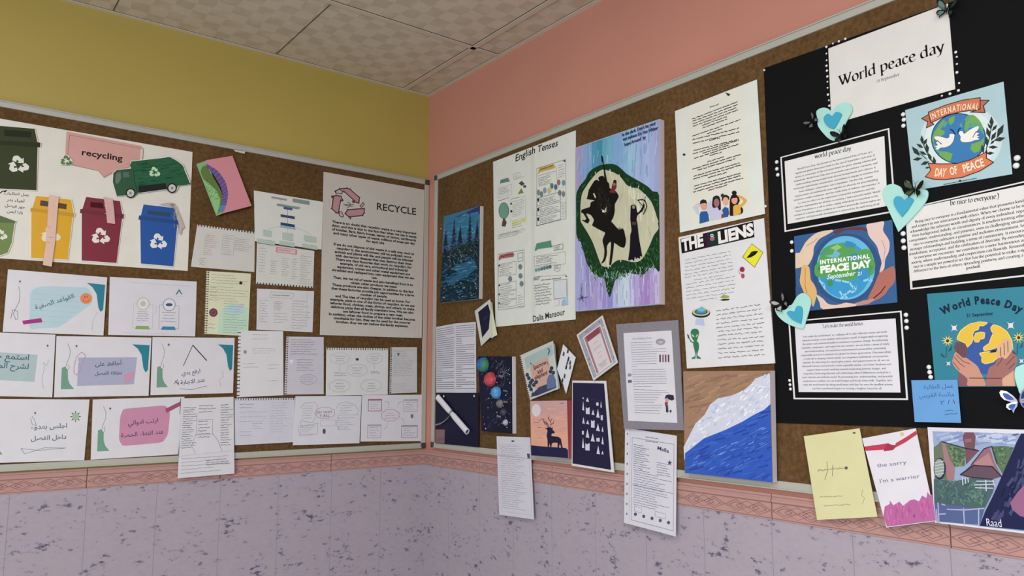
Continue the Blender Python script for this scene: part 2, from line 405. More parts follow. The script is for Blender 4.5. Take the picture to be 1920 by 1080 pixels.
    def text(s, t, p0, p1, col, font='sans', bold=0.0, vs=1.0, shear=0.0, em=None, align=0, hp=None):
        gl, W = layout(t, font, bold)
        if W <= 0: return
        o = s.lay(); A = s.hit(*p0)+o; B = s.hit(*p1)+o; e = (B-A); L = e.length; e.normalize(); u = s.n.cross(e)
        if u.z < 0: u = -u
        k = em or L/W
        if hp: vs = (s.hit(*p0)-s.hit(p0[0], p0[1]-hp)).length/(0.70*k)
        if em: A = A + e*((L-em*W)*align)
        V, Fc = [], []
        for v, f, x in gl:
            n = len(V); V += [A + e*((a+x+b*shear)*k) + u*(b*k*vs) for a, b in v]; Fc += [tuple(n+i for i in g) for g in f]
        s.raw(V, Fc, col)
    def para(s, lines, t0, t1, b0, b1, col, font='sans', bold=0.0, vs=1.0, shear=0.0, align=0.5):
        """lines set between the first baseline t0-t1 and the last b0-b1 at one type size"""
        Ws = [layout(t, font, bold)[1] for t in lines]; mw = max(Ws); n = len(lines)
        k0 = (s.hit(*t1)-s.hit(*t0)).length/mw
        for i, t in enumerate(lines):
            if not t: continue
            q = i/max(1, n-1); a = [t0[j]*(1-q)+b0[j]*q for j in (0, 1)]; b = [t1[j]*(1-q)+b1[j]*q for j in (0, 1)]
            s.k -= 1 if i else 0
            s.text(t, a, b, col, font, bold, vs, shear, em=k0, align=align)
    def scrib(s, t0, t1, b0, b1, n, col, w=0.9, amp=1.1, align=0.0, fill=(0.55, 1.0), gap=0.12):
        """n lines of handwriting too small to read"""
        for i in range(n):
            q = i/max(1, n-1); a = [t0[j]*(1-q)+b0[j]*q for j in (0, 1)]; b = [t1[j]*(1-q)+b1[j]*q for j in (0, 1)]
            f = random.uniform(*fill); x0 = (1-f)*align; Lp = math.hypot(b[0]-a[0], b[1]-a[1]); x = x0
            if i: s.k -= 1
            s.k += 0
            first = True
            while x < x0+f:
                wl = min(random.uniform(5, 17)/Lp, x0+f-x); m_ = max(2, int(wl*Lp/1.3)); P = []
                for j in range(m_+1):
                    xx = x+wl*j/m_; P.append((a[0]+(b[0]-a[0])*xx, a[1]+(b[1]-a[1])*xx + random.uniform(-amp, amp)*(0.5 if j % 2 else 0.9)))
                s.line(P, w, col, step=1 if first else 0); first = False
                x += wl + gap*10/Lp
    def strokes(s, n, region, cols, ln=(4, 9), w=(1.2, 2.6), ang=(0, 180)):
        """loose brush strokes; region(x0,y0,x1,y1) in photo pixels or a sampling function"""
        for i in range(n):
            x, y = region() if callable(region) else (random.uniform(region[0], region[2]), random.uniform(region[1], region[3]))
            a = math.radians(random.uniform(*ang)); l = random.uniform(*ln)/2
            for _ in range(6):
                P = [(x-l*math.cos(a), y+l*math.sin(a)), (x+l*math.cos(a), y-l*math.sin(a))]
                if all(inside(s.quad, *p) for p in P): break
                l *= 0.6
            else: continue
            o = s.k; s.k += (i % 200)*0.06
            s.line(P, random.uniform(*w), random.choice(cols), step=0)
            s.k = o
        s.k += 10
    def done(s):
        label, cat, group, kind = s.meta
        if s.parent is not None:
            ob = link_mesh(s.name, s.V, s.Fc, s.mats, s.mi, s.parent)
        else:
            c = (s.c[0]+s.c[1]+s.c[2]+s.c[3])/4; ob = link_mesh(s.name, [v-c for v in s.V], s.Fc, s.mats, s.mi); ob.location = c
        if s.parent is None: ob['_o'] = tuple(c)
        tag(ob, label, cat, group, kind); return ob
def box(name, a, b, mat, parent=None, bevel=0.0):
    x0, y0, z0 = [min(a[i], b[i]) for i in range(3)]; x1, y1, z1 = [max(a[i], b[i]) for i in range(3)]
    V = [(x, y, z) for z in (z0, z1) for y in (y0, y1) for x in (x0, x1)]
    Fc = [(0, 2, 3, 1), (4, 5, 7, 6), (0, 1, 5, 4), (2, 6, 7, 3), (0, 4, 6, 2), (1, 3, 7, 5)]
    o = link_mesh(name, V, Fc, [mat], [0]*6, parent)
    if bevel:
        md = o.modifiers.new('bevel', 'BEVEL'); md.width = bevel; md.segments = 2
    return o
def struct(o): o['kind'] = 'structure'; return o
# ================================================================== the room
ZB, ZT = 0.992+UP0, 1.058+UP0                 # border strip
RX, RY = -5.0, -6.0
struct(box('floor', (0.1, 0.1, -0.1), (RX, RY, 0), M('#9a948b', 0.4, 0.08, 3, name='floor_terrazzo')))
struct(box('ceiling', (0.1, 0.1, H), (RX, RY, H+0.1), CEIL))
struct(box('wall_left', (0.1, 0.0, 0), (RX, 0.1, H), YELLOW))
struct(box('wall_right', (0.0, 0.0, 0), (0.1, RY, H), PINK))
struct(box('trim_1', (-0.006, -0.006, 0), (RX, 0, ZB), TILE)); struct(box('trim_2', (-0.006, -0.006, 0), (0, RY, ZB), TILE))
struct(box('trim_3', (0, -0.02, H-0.003), (RX, 0, H), M('#d5cec1', 0.5, name='ceiling_angle')))
struct(box('trim_4', (0, -0.02, H-0.003), (-0.02, RY, H), M('#d5cec1', 0.5, name='ceiling_angle')))
TB = M('#cdc4b5', 0.45, name='ceiling_bar'); GAP = M('#4a423a', 0.8, name='ceiling_gap')
struct(box('trim_5', (-0.127, -0.02, H-0.004), (-0.149, RY, H), TB)); struct(box('trim_6', (-0.02, -0.550, H-0.004), (RX, -0.572, H), TB))
for i, (a, b) in enumerate([((-0.124, -0.02), (-0.127, RY)), ((-0.149, -0.02), (-0.152, RY)), ((-0.02, -0.547), (RX, -0.550)), ((-0.02, -0.572), (RX, -0.575)),
                            ((-0.737, -0.02), (-0.740, -0.55)), ((-1.337, -0.02), (-1.340, -0.55)), ((-1.937, -0.02), (-1.940, RY)), ((-0.02, -0.0215), (RX, -0.0200)), ((-0.0215, -0.02), (-0.02, RY)),
                            ((-0.737, -1.15), (-0.740, RY)), ((-1.337, -1.15), (-1.340, RY))]):
    struct(box('trim_%d' % (7+i), (*a, H-0.0012), (*b, H), GAP))
# border tiles: one strip per wall, with relief lines and a raised bead
def border(wall, name, length, joints, phase):
    n, e = WN[wall], WE[wall]*(-1 if wall == 'L' else 1)
    V, Fc, mi = [], [], []
    def slab(u0, u1, z0, z1, d0, d1, m):
        k = len(V)
        for d in (d0, d1):
            for u, z in ((u0, z0), (u1, z0), (u1, z1), (u0, z1)): V.append(e*u + n*d + Vector((0, 0, z)))
        for f in ((4, 5, 6, 7), (0, 1, 5, 4), (2, 3, 7, 6), (0, 3, 7, 4), (1, 2, 6, 5)): Fc.append(tuple(k+i for i in f)); mi.append(m)
    j = [0.0]+joints+[length]
    def ln(a, b, m=1, wd=0.0016, d=0.0094):
        A = e*a[0]+n*d+Vector((0, 0, a[1])); B = e*b[0]+n*d+Vector((0, 0, b[1])); t = (B-A).normalized(); q = n.cross(t)*wd/2; k = len(V)
        V.extend([A-q, B-q, B+q, A+q]); Fc.append((k, k+1, k+2, k+3)); mi.append(m)
    hh = ZT-ZB
    for a, b in zip(j, j[1:]):
        a += 0.0015; b -= 0.0015
        slab(a, b, ZB, ZT, 0, 0.008, 0); slab(a, b, ZB+0.70*hh, ZB+0.80*hh, 0.008, 0.011, 0); slab(a, b, ZB+0.02, ZB+0.004, 0.008, 0.009, 0)
        ln((a, ZB+0.66*hh), (b, ZB+0.66*hh)); ln((a, ZB+0.07*hh), (b, ZB+0.07*hh)); ln((a, ZB+0.9*hh), (b, ZB+0.9*hh), wd=0.001)
        W = (b-a)/6; zc = ZB+0.365*hh; r = 0.24*hh
        for k in range(6):
            c = a+W*(k+0.5)
            for g, mlt in ((0.48, 1.0), (0.30, 0.62)):
                q = [(c-W*g, zc), (c, zc+r*mlt), (c+W*g, zc), (c, zc-r*mlt)]
                for s_ in range(4): ln(q[s_], q[(s_+1) % 4], wd=0.0014)
            if k % 2: 
                q = [(c-W, zc), (c-W*0.5, zc+r), (c, zc), (c-W*0.5, zc-r)]
                for s_ in range(4): ln(q[s_], q[(s_+1) % 4], wd=0.001)
    o = link_mesh(name, V, Fc, [BORDER, BORDERL], mi); struct(o)
border('L', 'trim_20', 4.4, [0.4395+0.4395*i for i in range(9)], 0)
border('R', 'trim_21', 4.4, [0.4395+0.4395*i for i in range(9)], 0)

# ================================================================== the two notice boards
def board(wall, name, u0, u1, z0, z1, label):
    n = WN[wall]; ax = (lambda u, d, z: (-u, -d, z)) if wall == 'L' else (lambda u, d, z: (-d, -u, z))
    r = empty(name, ax((u0+u1)/2, 0, z0), label, 'notice board', 'notice boards')
    fw = 0.022
    box('felt_panel', ax(u0+0.005, 0.0, z0+0.005), ax(u1-0.005, 0.010, z1-0.005), CORK, r)
    for nm, a, b in (('frame_rail', (u0+fw, z1-fw), (u1-fw, z1)), ('frame_rail', (u0+fw, z0), (u1-fw, z0+fw)), ('frame_rail', (u0, z0+fw), (u0+fw, z1-fw)), ('frame_rail', (u1-fw, z0+fw), (u1, z1-fw))):
        f = box(nm, ax(a[0], 0.0, a[1]), ax(b[0], 0.016, b[1]), ALU, r, 0.002)
    # thin raised lip along the outer edge of each long rail
    for z in (z1-0.004, z0): box('frame_lip', ax(u0+fw, 0.0, z), ax(u1-fw, 0.020, z+0.004), ALU, r, 0.001)
    for u in (u0, u1-fw):
        for z in (z0, z1-fw): box('corner_cap', ax(u-0.001, 0, z-0.001), ax(u+fw+0.001, 0.019, z+fw+0.001), GREYPL, r, 0.004)
    return r
board('L', 'notice_board', 0.002, 2.60, 1.264, 2.469, 'brown felt notice board in aluminium frame on the yellow wall')
board('R', 'notice_board', 0.083, 3.20, 1.272, 2.473, 'brown felt notice board in aluminium frame on the pink wall')

# ================================================================== left board
BLK = '#1c1a1c'; INK = '#2a2a35'
# --- recycling poster with its glued cut-outs
sh = Sheet('recycling_poster', 'L', [(-330, 165), (361, 285), (352, 508), (-330, 462)], 0.013, 0.002, '#dedbd3',
           'large white recycling poster with glued coloured bins and a green truck', 'poster')
ar = ["عمل الطالبات", "لمياء بدر", "جور فيصل", "يارا ايمن"]
for t, a, b in zip(ar, [(7, 364), (13, 376.5), (9, 387), (13, 398)], [(55, 368), (46, 379.5), (47, 391), (43, 401)]): sh.text(t, a, b, BLK, 'ar', 0.012)
sh.line(zz(0, 160, 4.8)(-20, 985, 20, 955, 60, 948, 40, 960), 3, BLK)
poster = sh.done()
def cut(name, pts, col, label=None, d=0.0165, th=0.0018, rim='#e6e3dc', parent=poster, wall='L'):
    c = [(min(p[0] for p in pts), min(p[1] for p in pts)), (max(p[0] for p in pts), min(p[1] for p in pts)), (max(p[0] for p in pts), max(p[1] for p in pts)), (min(p[0] for p in pts), max(p[1] for p in pts))]
    s = Sheet(name, wall, c, d, th, label=label, parent=parent, blank=True, rough=0.45)
    if rim:
        cx = sum(p[0] for p in pts)/len(pts); cy = sum(p[1] for p in pts)/len(pts)
        o = []
        for x, y in pts:
            L = math.hypot(x-cx, y-cy); o.append((x+(x-cx)/L*1.6, y+(y-cy)/L*1.6))
        s.prism(o, rim, th); s.k += 4; s.poly(pts, col, sm=False)
    else: s.prism(pts, col, th)
    s.k += 4
    return s
Z = zz(0, 340, 4.8)
s = cut('waste_bin_cutout', [(-22, 234), (65, 241.5), (70, 266), (76, 268), (75, 276), (70.5, 276), (68.5, 357), (-12, 353), (-14, 268), (-28, 262)], '#3a422a', 'dark green bin')
s.poly([(-26, 262), (76, 268), (75, 276), (-26, 270)], '#2e3522'); s.poly([(8, 243), (59, 247), (58, 258), (8, 255)], '#262b1e'); s.recyc(34.5, 309, 19.5, '#dedcd6', 0.15)
s.done()
s = cut('waste_bin_cutout', [(-70, 400), (0, 404), (30, 415), (27, 421), (22, 455), (14, 474), (0, 479), (-56, 475), (-66, 425), (-78, 412)], '#66803f', 'olive green bin')
s.poly([(-70, 402), (0, 404.5), (30, 415), (27, 418), (-66, 415)], '#4b6330'); s.recyc(0.5, 441, 13, '#dedcd6', 0.2); s.done()
s = cut('waste_bin_cutout', Z(325, 130, 640, 165, 662, 285, 675, 288, 665, 320, 652, 325, 610, 705, 280, 688, 283, 275, 272, 268, 276, 238, 292, 236), '#d8a312', 'yellow bin')
s.poly(Z(276, 238, 675, 288, 665, 320, 272, 268), '#c4930f'); s.poly(Z(365, 170, 602, 205, 596, 252, 360, 218), '#4a3329'); s.recyc(*Z(456, 482)[0], 19, '#e4d9c8', 0.1)
s.poly(Z(440, 235, 520, 240, 515, 262, 438, 258), '#b9860c'); s.done()
s = cut('waste_bin_cutout', Z(775, 140, 1080, 178, 1100, 292, 1118, 297, 1112, 335, 1098, 338, 1048, 735, 735, 712, 736, 288, 720, 284, 722, 250, 742, 248), '#7a1a33', 'dark red bin')
s.poly(Z(722, 250, 1118, 297, 1112, 335, 720, 284), '#68152b'); s.poly(Z(815, 185, 925, 195, 935, 245, 812, 232), '#46151f'); s.recyc(*Z(905, 497)[0], 18.5, '#e6e0dc', 0.1); s.done()
s = cut('waste_bin_cutout', Z(1292, 208, 1570, 240, 1596, 348, 1616, 352, 1612, 388, 1596, 392, 1560, 765, 1268, 740, 1262, 348, 1245, 344, 1250, 308, 1268, 306), '#12509f', 'blue bin')
s.poly(Z(1250, 308, 1616, 352, 1612, 388, 1245, 344), '#0e4488'); s.poly(Z(1330, 262, 1535, 285, 1528, 318, 1322, 296), '#23425a'); s.recyc(*Z(1424, 545)[0], 18, '#e6e6e6', 0.1); s.done()
for nm, P, c, lb in (('paper_strip', Z(440, 122, 530, 135, 520, 240, 512, 330, 505, 420, 494, 560, 465, 768, 385, 752, 412, 560, 425, 400, 430, 280), '#dcb9a9', 'long crumpled paper strip'),
                     ('paper_strip', Z(932, 138, 1014, 160, 1028, 260, 1036, 384, 965, 374, 958, 300, 945, 220), '#d3aaa8', 'short crumpled paper strip')):
    s = cut(nm, P, c, lb, 0.0215, 0.001, None)
    for i in range(9):
        q = i/9; y = P[0][1]+(P[-3][1]-P[0][1])*q
        s.strokes(1, (P[0][0]-3+4*(1-q)-6*q*(nm == 'x'), y+6, P[1][0]-6-6*q, y+12), ['#c79a90', '#e6cbbd', '#cfa79d'], (4, 9), (0.8, 1.8), (-20, 30))
    s.done()
s = cut('paper_strip', Z(1430, 206, 1520, 192, 1560, 195, 1590, 235, 1625, 320, 1662, 415, 1640, 430, 1628, 482, 1606, 462, 1612, 400, 1585, 270, 1560, 235), '#b9b2a8', 'crumpled grey white paper strip', 0.0195, 0.001, None)
s.strokes(22, (325, 383, 334, 425), ['#8f8a82', '#d4cfc6', '#a49d94'], (4, 9), (0.8, 1.6), (80, 130)); s.strokes(8, (318, 381, 326, 387), ['#5b564f', '#8f8a82'], (3, 5), (1, 2)); s.done()
Z = zz(0, 160, 4.8)
s = cut('speech_bubble', Z(600, 415, 1270, 545, 1290, 570, 1280, 700, 1040, 775, 940, 832, 890, 770, 585, 705, 590, 560), '#cf9d97', 'pink speech bubble', 0.0150, 0.0012, None)
s.poly(Z(1268, 560, 1292, 572, 1278, 690, 1255, 690), '#d8cdc4'); s.line(Z(628, 447, 1290, 572, 1278, 745, 1000, 790, 935, 828, 890, 770, 600, 705), 1.3, '#8a5f5c', True)
s.text('recycling', *Z(730, 625, 1100, 682), '#241c20', 'sans', 0.022, hp=11.2); s.done()
s = cut('recycling_symbol', Z(540, 690, 580, 628, 610, 625, 655, 680, 650, 715, 550, 718), '#dedbd3', 'small green recycling arrows', 0.0185, 0.001, None)
s.recyc(*Z(597, 680)[0], 11.5, '#4c7a3c'); s.done()
s = cut('truck_cutout', Z(1182, 685, 1455, 655, 1530, 645, 1640, 715, 1668, 780, 1705, 870, 1692, 895, 1600, 905, 1592, 930, 1575, 955, 1530, 965, 1510, 950, 1500, 935, 1245, 968, 1222, 985, 1200, 1008, 1165, 1010, 1140, 990, 1052, 997, 1035, 940, 1015, 870, 1020, 790, 1050, 762, 1178, 750), '#1f5136', 'green rubbish truck', 0.0205)
s.poly(Z(1185, 688, 1455, 658, 1530, 648, 1638, 716, 1665, 780, 1700, 872, 1690, 892, 1245, 918, 1205, 800), '#14593a'); s.poly(Z(1245, 905, 1490, 880, 1500, 935, 1250, 968), '#23282b')
s.poly(Z(1055, 790, 1085, 778, 1090, 835, 1065, 885, 1038, 880, 1040, 810), '#5d756c'); s.poly(Z(1105, 782, 1160, 780, 1165, 825, 1110, 832), '#4e685e'); s.line(Z(1200, 760, 1215, 880, 1240, 965), 1.6, '#153322')
s.strokes(60, within(Z(1200, 700, 1455, 668, 1530, 660, 1630, 725, 1655, 785, 1685, 870, 1250, 905, 1215, 800), 5), ['#17603d', '#10502f', '#1d6a45', '#0e4a30'], (8, 22), (1.5, 3), (0, 14))
for c in (Z(1175, 970)[0], Z(1548, 925)[0]):
    s.ell(*c, 9, 9.3, '#1d1f22'); s.ell(*c, 6.8, 7, '#cfcbcb'); s.ell(*c, 2.4, 2.6, '#8b8889')
    for k in range(5): s.line([c, (c[0]+6*math.cos(k*1.2566), c[1]+6*math.sin(k*1.2566))], 1, '#8b8889')
s.recyc(*Z(1390, 783)[0], 11.5, '#bfe0bd', 0.1); s.done()
# --- pink and green folded artwork
Z = zz(340, 240, 4.8)
r = empty('folded_artwork', pt('L', 420, 345, 0.012), 'tilted pink and green folded artwork with patterned purple band', 'artwork')
s = Sheet('green_page', 'L', Z(135, 325, 230, 290, 400, 760, 315, 790), [0.014, 0.014, 0.030, 0.030], 0.002, '#82b47c', parent=r)
s.poly(Z(175, 380, 228, 345, 345, 540, 372, 640, 352, 735, 325, 780, 345, 700, 345, 640, 320, 570, 250, 500, 200, 460), '#5d7a3a')
s.poly(Z(200, 462, 250, 500, 320, 570, 350, 640, 345, 700, 318, 775, 300, 720), '#8cc084'); s.strokes(60, (385, 335, 410, 375), ['#4f6c30', '#6d8a44', '#456029'], (3, 7), (1, 2)); s.done()
s = Sheet('pink_page', 'L', Z(220, 290, 460, 250, 632, 700, 365, 770), [0.016, 0.018, 0.036, 0.034], 0.0025, '#cf8793', parent=r, blank=True)
s.prism(Z(220, 290, 460, 250, 632, 700, 365, 770, 400, 700, 420, 600, 402, 500, 340, 400, 232, 325), '#d08a95', 0.0025); s.k += 5
band = Z(232, 325, 300, 365, 340, 400, 380, 455, 402, 500, 415, 550, 420, 600, 412, 655, 400, 700, 365, 755)
inn = Z(222, 345, 270, 395, 300, 435, 335, 490, 358, 540, 370, 590, 372, 630, 368, 670, 358, 700, 345, 735)
s.poly(band+list(reversed(inn)), '#6a4f94'); s.k += 2
for i in range(30):
    q = i/29*(len(band)-1.001); j = int(q); f = q-j
    a = [band[j][k]*(1-f)+band[j+1][k]*f for k in (0, 1)]; b = [inn[j][k]*(1-f)+inn[j+1][k]*f for k in (0, 1)]
    s.line([a, b], 1.5, '#35507f' if i % 2 else '#a06fb2')
s.poly(Z(345, 700, 400, 690, 385, 740, 360, 760, 340, 735), '#4d87ad'); s.done()
s = Sheet('paper_tab', 'L', Z(470, 195, 578, 212, 568, 232, 488, 212), 0.021, 0.001, '#cfc9bd', 'small torn white paper tab under the top frame rail of the left board', 'paper tab'); s.done()
# --- sheets torn from spiral pads
def ragged(s, side, n, dark='#4a3526', sz=1.5, inset=0.022):
    """torn spiral holes along one side"""
    for i in range(n):
        q = (i+0.5)/n
        if side == 'T': p = s.uv(q, inset)
        elif side == 'B': p = s.uv(q, 1-inset)
        else: p = s.uv(inset, q)
        s.ell(p[0], p[1], sz*random.uniform(0.7, 1.15), sz*random.uniform(0.8, 1.3), dark, N=8)
        if i: s.k -= 1
        e = 0.25/n
        if side == 'T': s.poly([s.uv(q-e, -0.001), s.uv(q+e, -0.001), p], dark)
        elif side == 'B': s.poly([s.uv(q-e, 1.001), s.uv(q+e, 1.001), p], dark)
        else: s.poly([s.uv(-0.001, q-e), s.uv(-0.001, q+e), p], dark)
        s.k -= 1
    s.k += 2
def grid(s, nx, ny, col='#c3c6d0', w=0.45):
    for i in range(1, nx): s.line([s.uv(i/nx, 0.02), s.uv(i/nx, 0.98)], w, col); s.k -= 1
    for i in range(1, ny): s.line([s.uv(0.01, i/ny), s.uv(0.99, i/ny)], w, col); s.k -= 1
    s.k += 3
def sc(s, a0, b0, a1, b1, n, col='#5c5c6a', w=0.7, **kw): s.scrib(s.uv(a0, b0), s.uv(a1, b0), s.uv(a0, b1), s.uv(a1, b1), n, col, w*1.35, **kw)
def cloud(s, a, b, ra, rb, col, bumps=9, w=0.9):
    P = []
    for i in range(bumps*5):
        t = i/(bumps*5)*6.2832; k = 1+0.10*abs(math.sin(t*bumps/2)); P.append(s.uv(a+ra*k*math.cos(t), b+rb*k*math.sin(t)))
    s.line(P, w, col, True)
SP = 'handwritten sheets torn from spiral pads'
s = Sheet('notebook_sheet', 'L', [(370, 421), (478, 435), (477, 510), (358, 500)], 0.0125, col='#cfcdc8', label='grid notebook sheet with red handwriting, right of the recycling poster', cat='notebook sheet', group=SP)
grid(s, 34, 20); ragged(s, 'T', 20); sc(s, 0.16, 0.22, 0.37, 0.68, 11, '#a5656f'); sc(s, 0.48, 0.2, 0.64, 0.62, 9, '#6f6f7c'); sc(s, 0.66, 0.22, 0.98, 0.5, 7, '#77757f'); sc(s, 0.12, 0.78, 0.24, 0.92, 4); s.frame(0.46, 0.16, 0.65, 0.64, 0.6, '#77757f'); s.done()
s = Sheet('mind_map', 'L', [(476, 357), (605.5, 378.5), (603, 468), (478, 452)], [0.0145, 0.0165], col='#d8dad4', label='printed mind map with blue and grey boxes and a forked tree layout', cat='mind map sheet')
Z = zz(340, 240, 4.8)
def pill(s, x, y, hw, hh, col, sl=0.15): s.poly([(x-hw, y-hh-sl*hw), (x+hw, y-hh+sl*hw), (x+hw, y+hh+sl*hw), (x-hw, y+hh-sl*hw)], col)
for x, y, w_, h_, c in ((880, 635, 70, 9, '#8f9694'), (1078, 663, 76, 18, '#7f9290'), (958, 706, 98, 11, '#7d9093'), (960, 725, 40, 11, '#3a5585'), (957, 798, 64, 12, '#2d4361'), (957, 872, 64, 13, '#1f3b63'), (957, 897, 70, 9, '#8fb0c9'), (1040, 715, 30, 8, '#8b9b9d')):
    p = Z(x, y)[0]; pill(s, p[0], p[1], w_/4.8, h_/4.8, c, 0.17)
s.line(Z(957, 735, 957, 870), 1.3, '#55719b'); s.line(Z(885, 645, 915, 690), 0.7, '#8795a0'); s.line(Z(1070, 680, 1045, 705), 0.7, '#8795a0')
s.line(Z(950, 885, 850, 890, 780, 912, 765, 925), 0.9, '#8fa6bd'); s.line(Z(1010, 895, 1080, 915, 1150, 950, 1165, 965), 0.9, '#8fa6bd'); s.line(Z(957, 905, 957, 1010), 0.9, '#8fa6bd'); s.line(Z(765, 950, 765, 990), 0.7, '#8fa6bd'); s.line(Z(1163, 990, 1163, 1040), 0.7, '#8fa6bd')
for x, y, n_, w_ in ((775, 918, 4, 80), (958, 940, 5, 100), (1160, 965, 4, 115), (760, 995, 3, 165), (950, 1015, 3, 140), (1155, 1040, 3, 140)):
    a = Z(x-w_/2, y)[0]; b = Z(x+w_/2, y+w_*0.16)[0]; s.scrib(a, b, (a[0], a[1]+n_*2.6), (b[0], b[1]+n_*2.6), n_, '#6b7d78', 1.2, 0.5, 0.5, (0.8, 1))
    pill(s, (a[0]+b[0])/2, (a[1]+b[1])/2+n_*1.2, w_/9.6, n_*1.2, '#b5c5bd', 0.17); s.k -= 3
s.done()
s = Sheet('notebook_sheet', 'L', [(482, 455), (589.5, 470.5), (587, 540), (480, 532)], 0.0125, col='#d5d4d0', label='grid notebook sheet with a pink-framed title, just under the mind map', cat='notebook sheet', group=SP)
grid(s, 32, 20, '#c5cdd4'); ragged(s, 'B', 19); s.rect(0.33, 0.03, 0.70, 0.17, '#c88e97'); s.rect(0.36, 0.05, 0.67, 0.15, '#dcb9bd'); sc(s, 0.38, 0.1, 0.66, 0.13, 1, '#7a4a58', 1.2)
for a0, a1, n_, b0, b1 in ((0.04, 0.2, 9, 0.12, 0.68), (0.24, 0.38, 7, 0.4, 0.72), (0.44, 0.58, 9, 0.3, 0.75), (0.62, 0.72, 9, 0.3, 0.8), (0.76, 0.97, 13, 0.18, 0.9)): sc(s, a0, b0, a1, b1, n_)
s.done()
s = Sheet('notebook_sheet', 'L', [(387, 508), (470.5, 513), (465, 630), (383, 626)], 0.013, col='#d6d8bd', label='pale yellow green notebook sheet with a small dark red sticker', cat='notebook sheet', group=SP)
s.poly([s.uv(0.33, 0.62), s.uv(0.55, 0.5), s.uv(0.98, 0.55), s.uv(0.98, 0.98), s.uv(0.3, 0.98)], '#bcd9c4'); s.poly([s.uv(0.5, 0.55), s.uv(0.85, 0.5), s.uv(0.9, 0.62), s.uv(0.5, 0.66)], '#b5d3dd')
ragged(s, 'S', 26, '#51402f', 1.4, 0.05); sc(s, 0.12, 0.05, 0.95, 0.18, 4); sc(s, 0.1, 0.24, 0.96, 0.42, 5, '#6a6a58'); sc(s, 0.42, 0.46, 0.97, 0.96, 13, '#5f7a8a'); sc(s, 0.08, 0.26, 0.3, 0.45, 4)
s.ell(*s.uv(0.19, 0.655), 8, 8, '#6d3443'); s.ring(*s.uv(0.19, 0.655), 4, 4, 0.9, '#b9868f'); sc(s, 0.08, 0.84, 0.35, 0.9, 2); s.ell(451.5, 530.5, 3, 3, '#3a2a22'); s.done()
s = Sheet('notebook_sheet', 'L', [(482, 541), (589, 546), (586, 623), (481, 618)], 0.013, col='#d6d5d8', label='round-cornered grid notebook sheet with a framed title, second below the mind map', cat='notebook sheet', group=SP)
grid(s, 30, 20, '#c2c3d0'); s.line([s.uv(0.25, 0.06), s.uv(0.65, 0.08), s.uv(0.63, 0.2), s.uv(0.23, 0.2)], 0.9, '#6b6b78', True); sc(s, 0.27, 0.14, 0.6, 0.15, 1, '#3a3a48', 1.3)
for a0, a1, n_, b0, b1 in ((0.04, 0.2, 9, 0.28, 0.8), (0.3, 0.5, 6, 0.3, 0.5), (0.3, 0.56, 4, 0.58, 0.8), (0.62, 0.96, 11, 0.26, 0.92)): sc(s, a0, b0, a1, b1, n_)
s.line([s.uv(0.88, 0.03), s.uv(0.89, 0.8)], 0.7, '#8b8b98'); s.done()
# --- RECYCLE essay
s = Sheet('recycle_essay', 'L', [(607, 322), (796, 356), (790.6, 634), (600, 628)], [0.0145, 0.0175], 0.0025, '#c4bfb8', 'tall white RECYCLE essay poster with pink arrows, beside the room corner', 'poster')
Z = zz(600, 320, 6.7524)
s.k += 2; halo = []
for P in (Z(190, 260, 250, 230, 340, 222, 380, 235, 500, 340, 490, 410, 415, 395, 440, 385, 300, 260, 200, 285), Z(148, 328, 210, 312, 265, 325, 290, 378, 262, 372, 232, 540, 200, 530, 148, 480, 170, 335), Z(318, 545, 350, 495, 560, 478, 560, 530, 540, 568, 370, 585, 390, 605)):
    s.line(P, 14, '#d2cdc7', True); halo.append(P)
for P in halo: s.poly(P, '#b98a90'); s.line(P, 5.2, '#54313f', True)
for P in (Z(195, 265, 240, 235, 285, 265, 275, 295, 205, 285), Z(505, 450, 545, 400, 560, 425, 525, 465), Z(245, 520, 270, 520, 300, 575, 280, 588, 245, 570)): s.poly(P, '#bfb4b0'); s.line(P, 3.4, '#54313f', True)
s.scrib(*Z(300, 430, 430, 430, 320, 445, 420, 450), 2, BLK, 2.2, 1.3, fill=(0.9, 1)); s.line(Z(345, 400, 380, 415, 375, 455, 340, 470), 1.8, BLK)
s.text('RECYCLE', *Z(712, 492, 1218, 562), '#2b272b', 'sans', 0.014, hp=13)
L1 = ["There is no doubt that recycling waste is a very important", "thing, and this is due to the fact that when we use is waste", "of bottles, Bags, fabric boxes, leaves of carton, cardboards", "and many other types of waste, millions of trees per day", "for each site", "",
"If we do not dispose of this waste in a safe way, such as", "recycling it, the environment will be polluted, more", "animals and plants will die, and people will be infected", "with dangerous diseases that may destroy their lives.", "There are giant factories that work on recycling, for", "example, of old cars, agricultural and industrial", "equipment, cranes and other metal equipment are", "shredded and reshaped into new equipment that we can", "use.",
"Then, we get rid of waste and also benefited from it to", "obtain other products we need.", "These products are also cheaper, in addition to the fact", "that these factories provide job opportunities for a large", "number of people.", "and The idea of recycling can be used at home. For", "example, pizza is one of the forms of recycling, so we use", "leftover food, chicken, meat, shrimp, and others, to make", "delicious pizza that all family members love. We can also", "use leftover food to prepare a new meal.", "In addition, when the clothes of the older brother become", "unsuitable for him, they can be used for the younger", "brother, thus we can reduce the family expenses."]
s.para(L1, (622, 417.5), (781, 440), (615, 604.5), (778.5, 614.5), '#151318', 'sans', 0.035, 0.85); s.done()
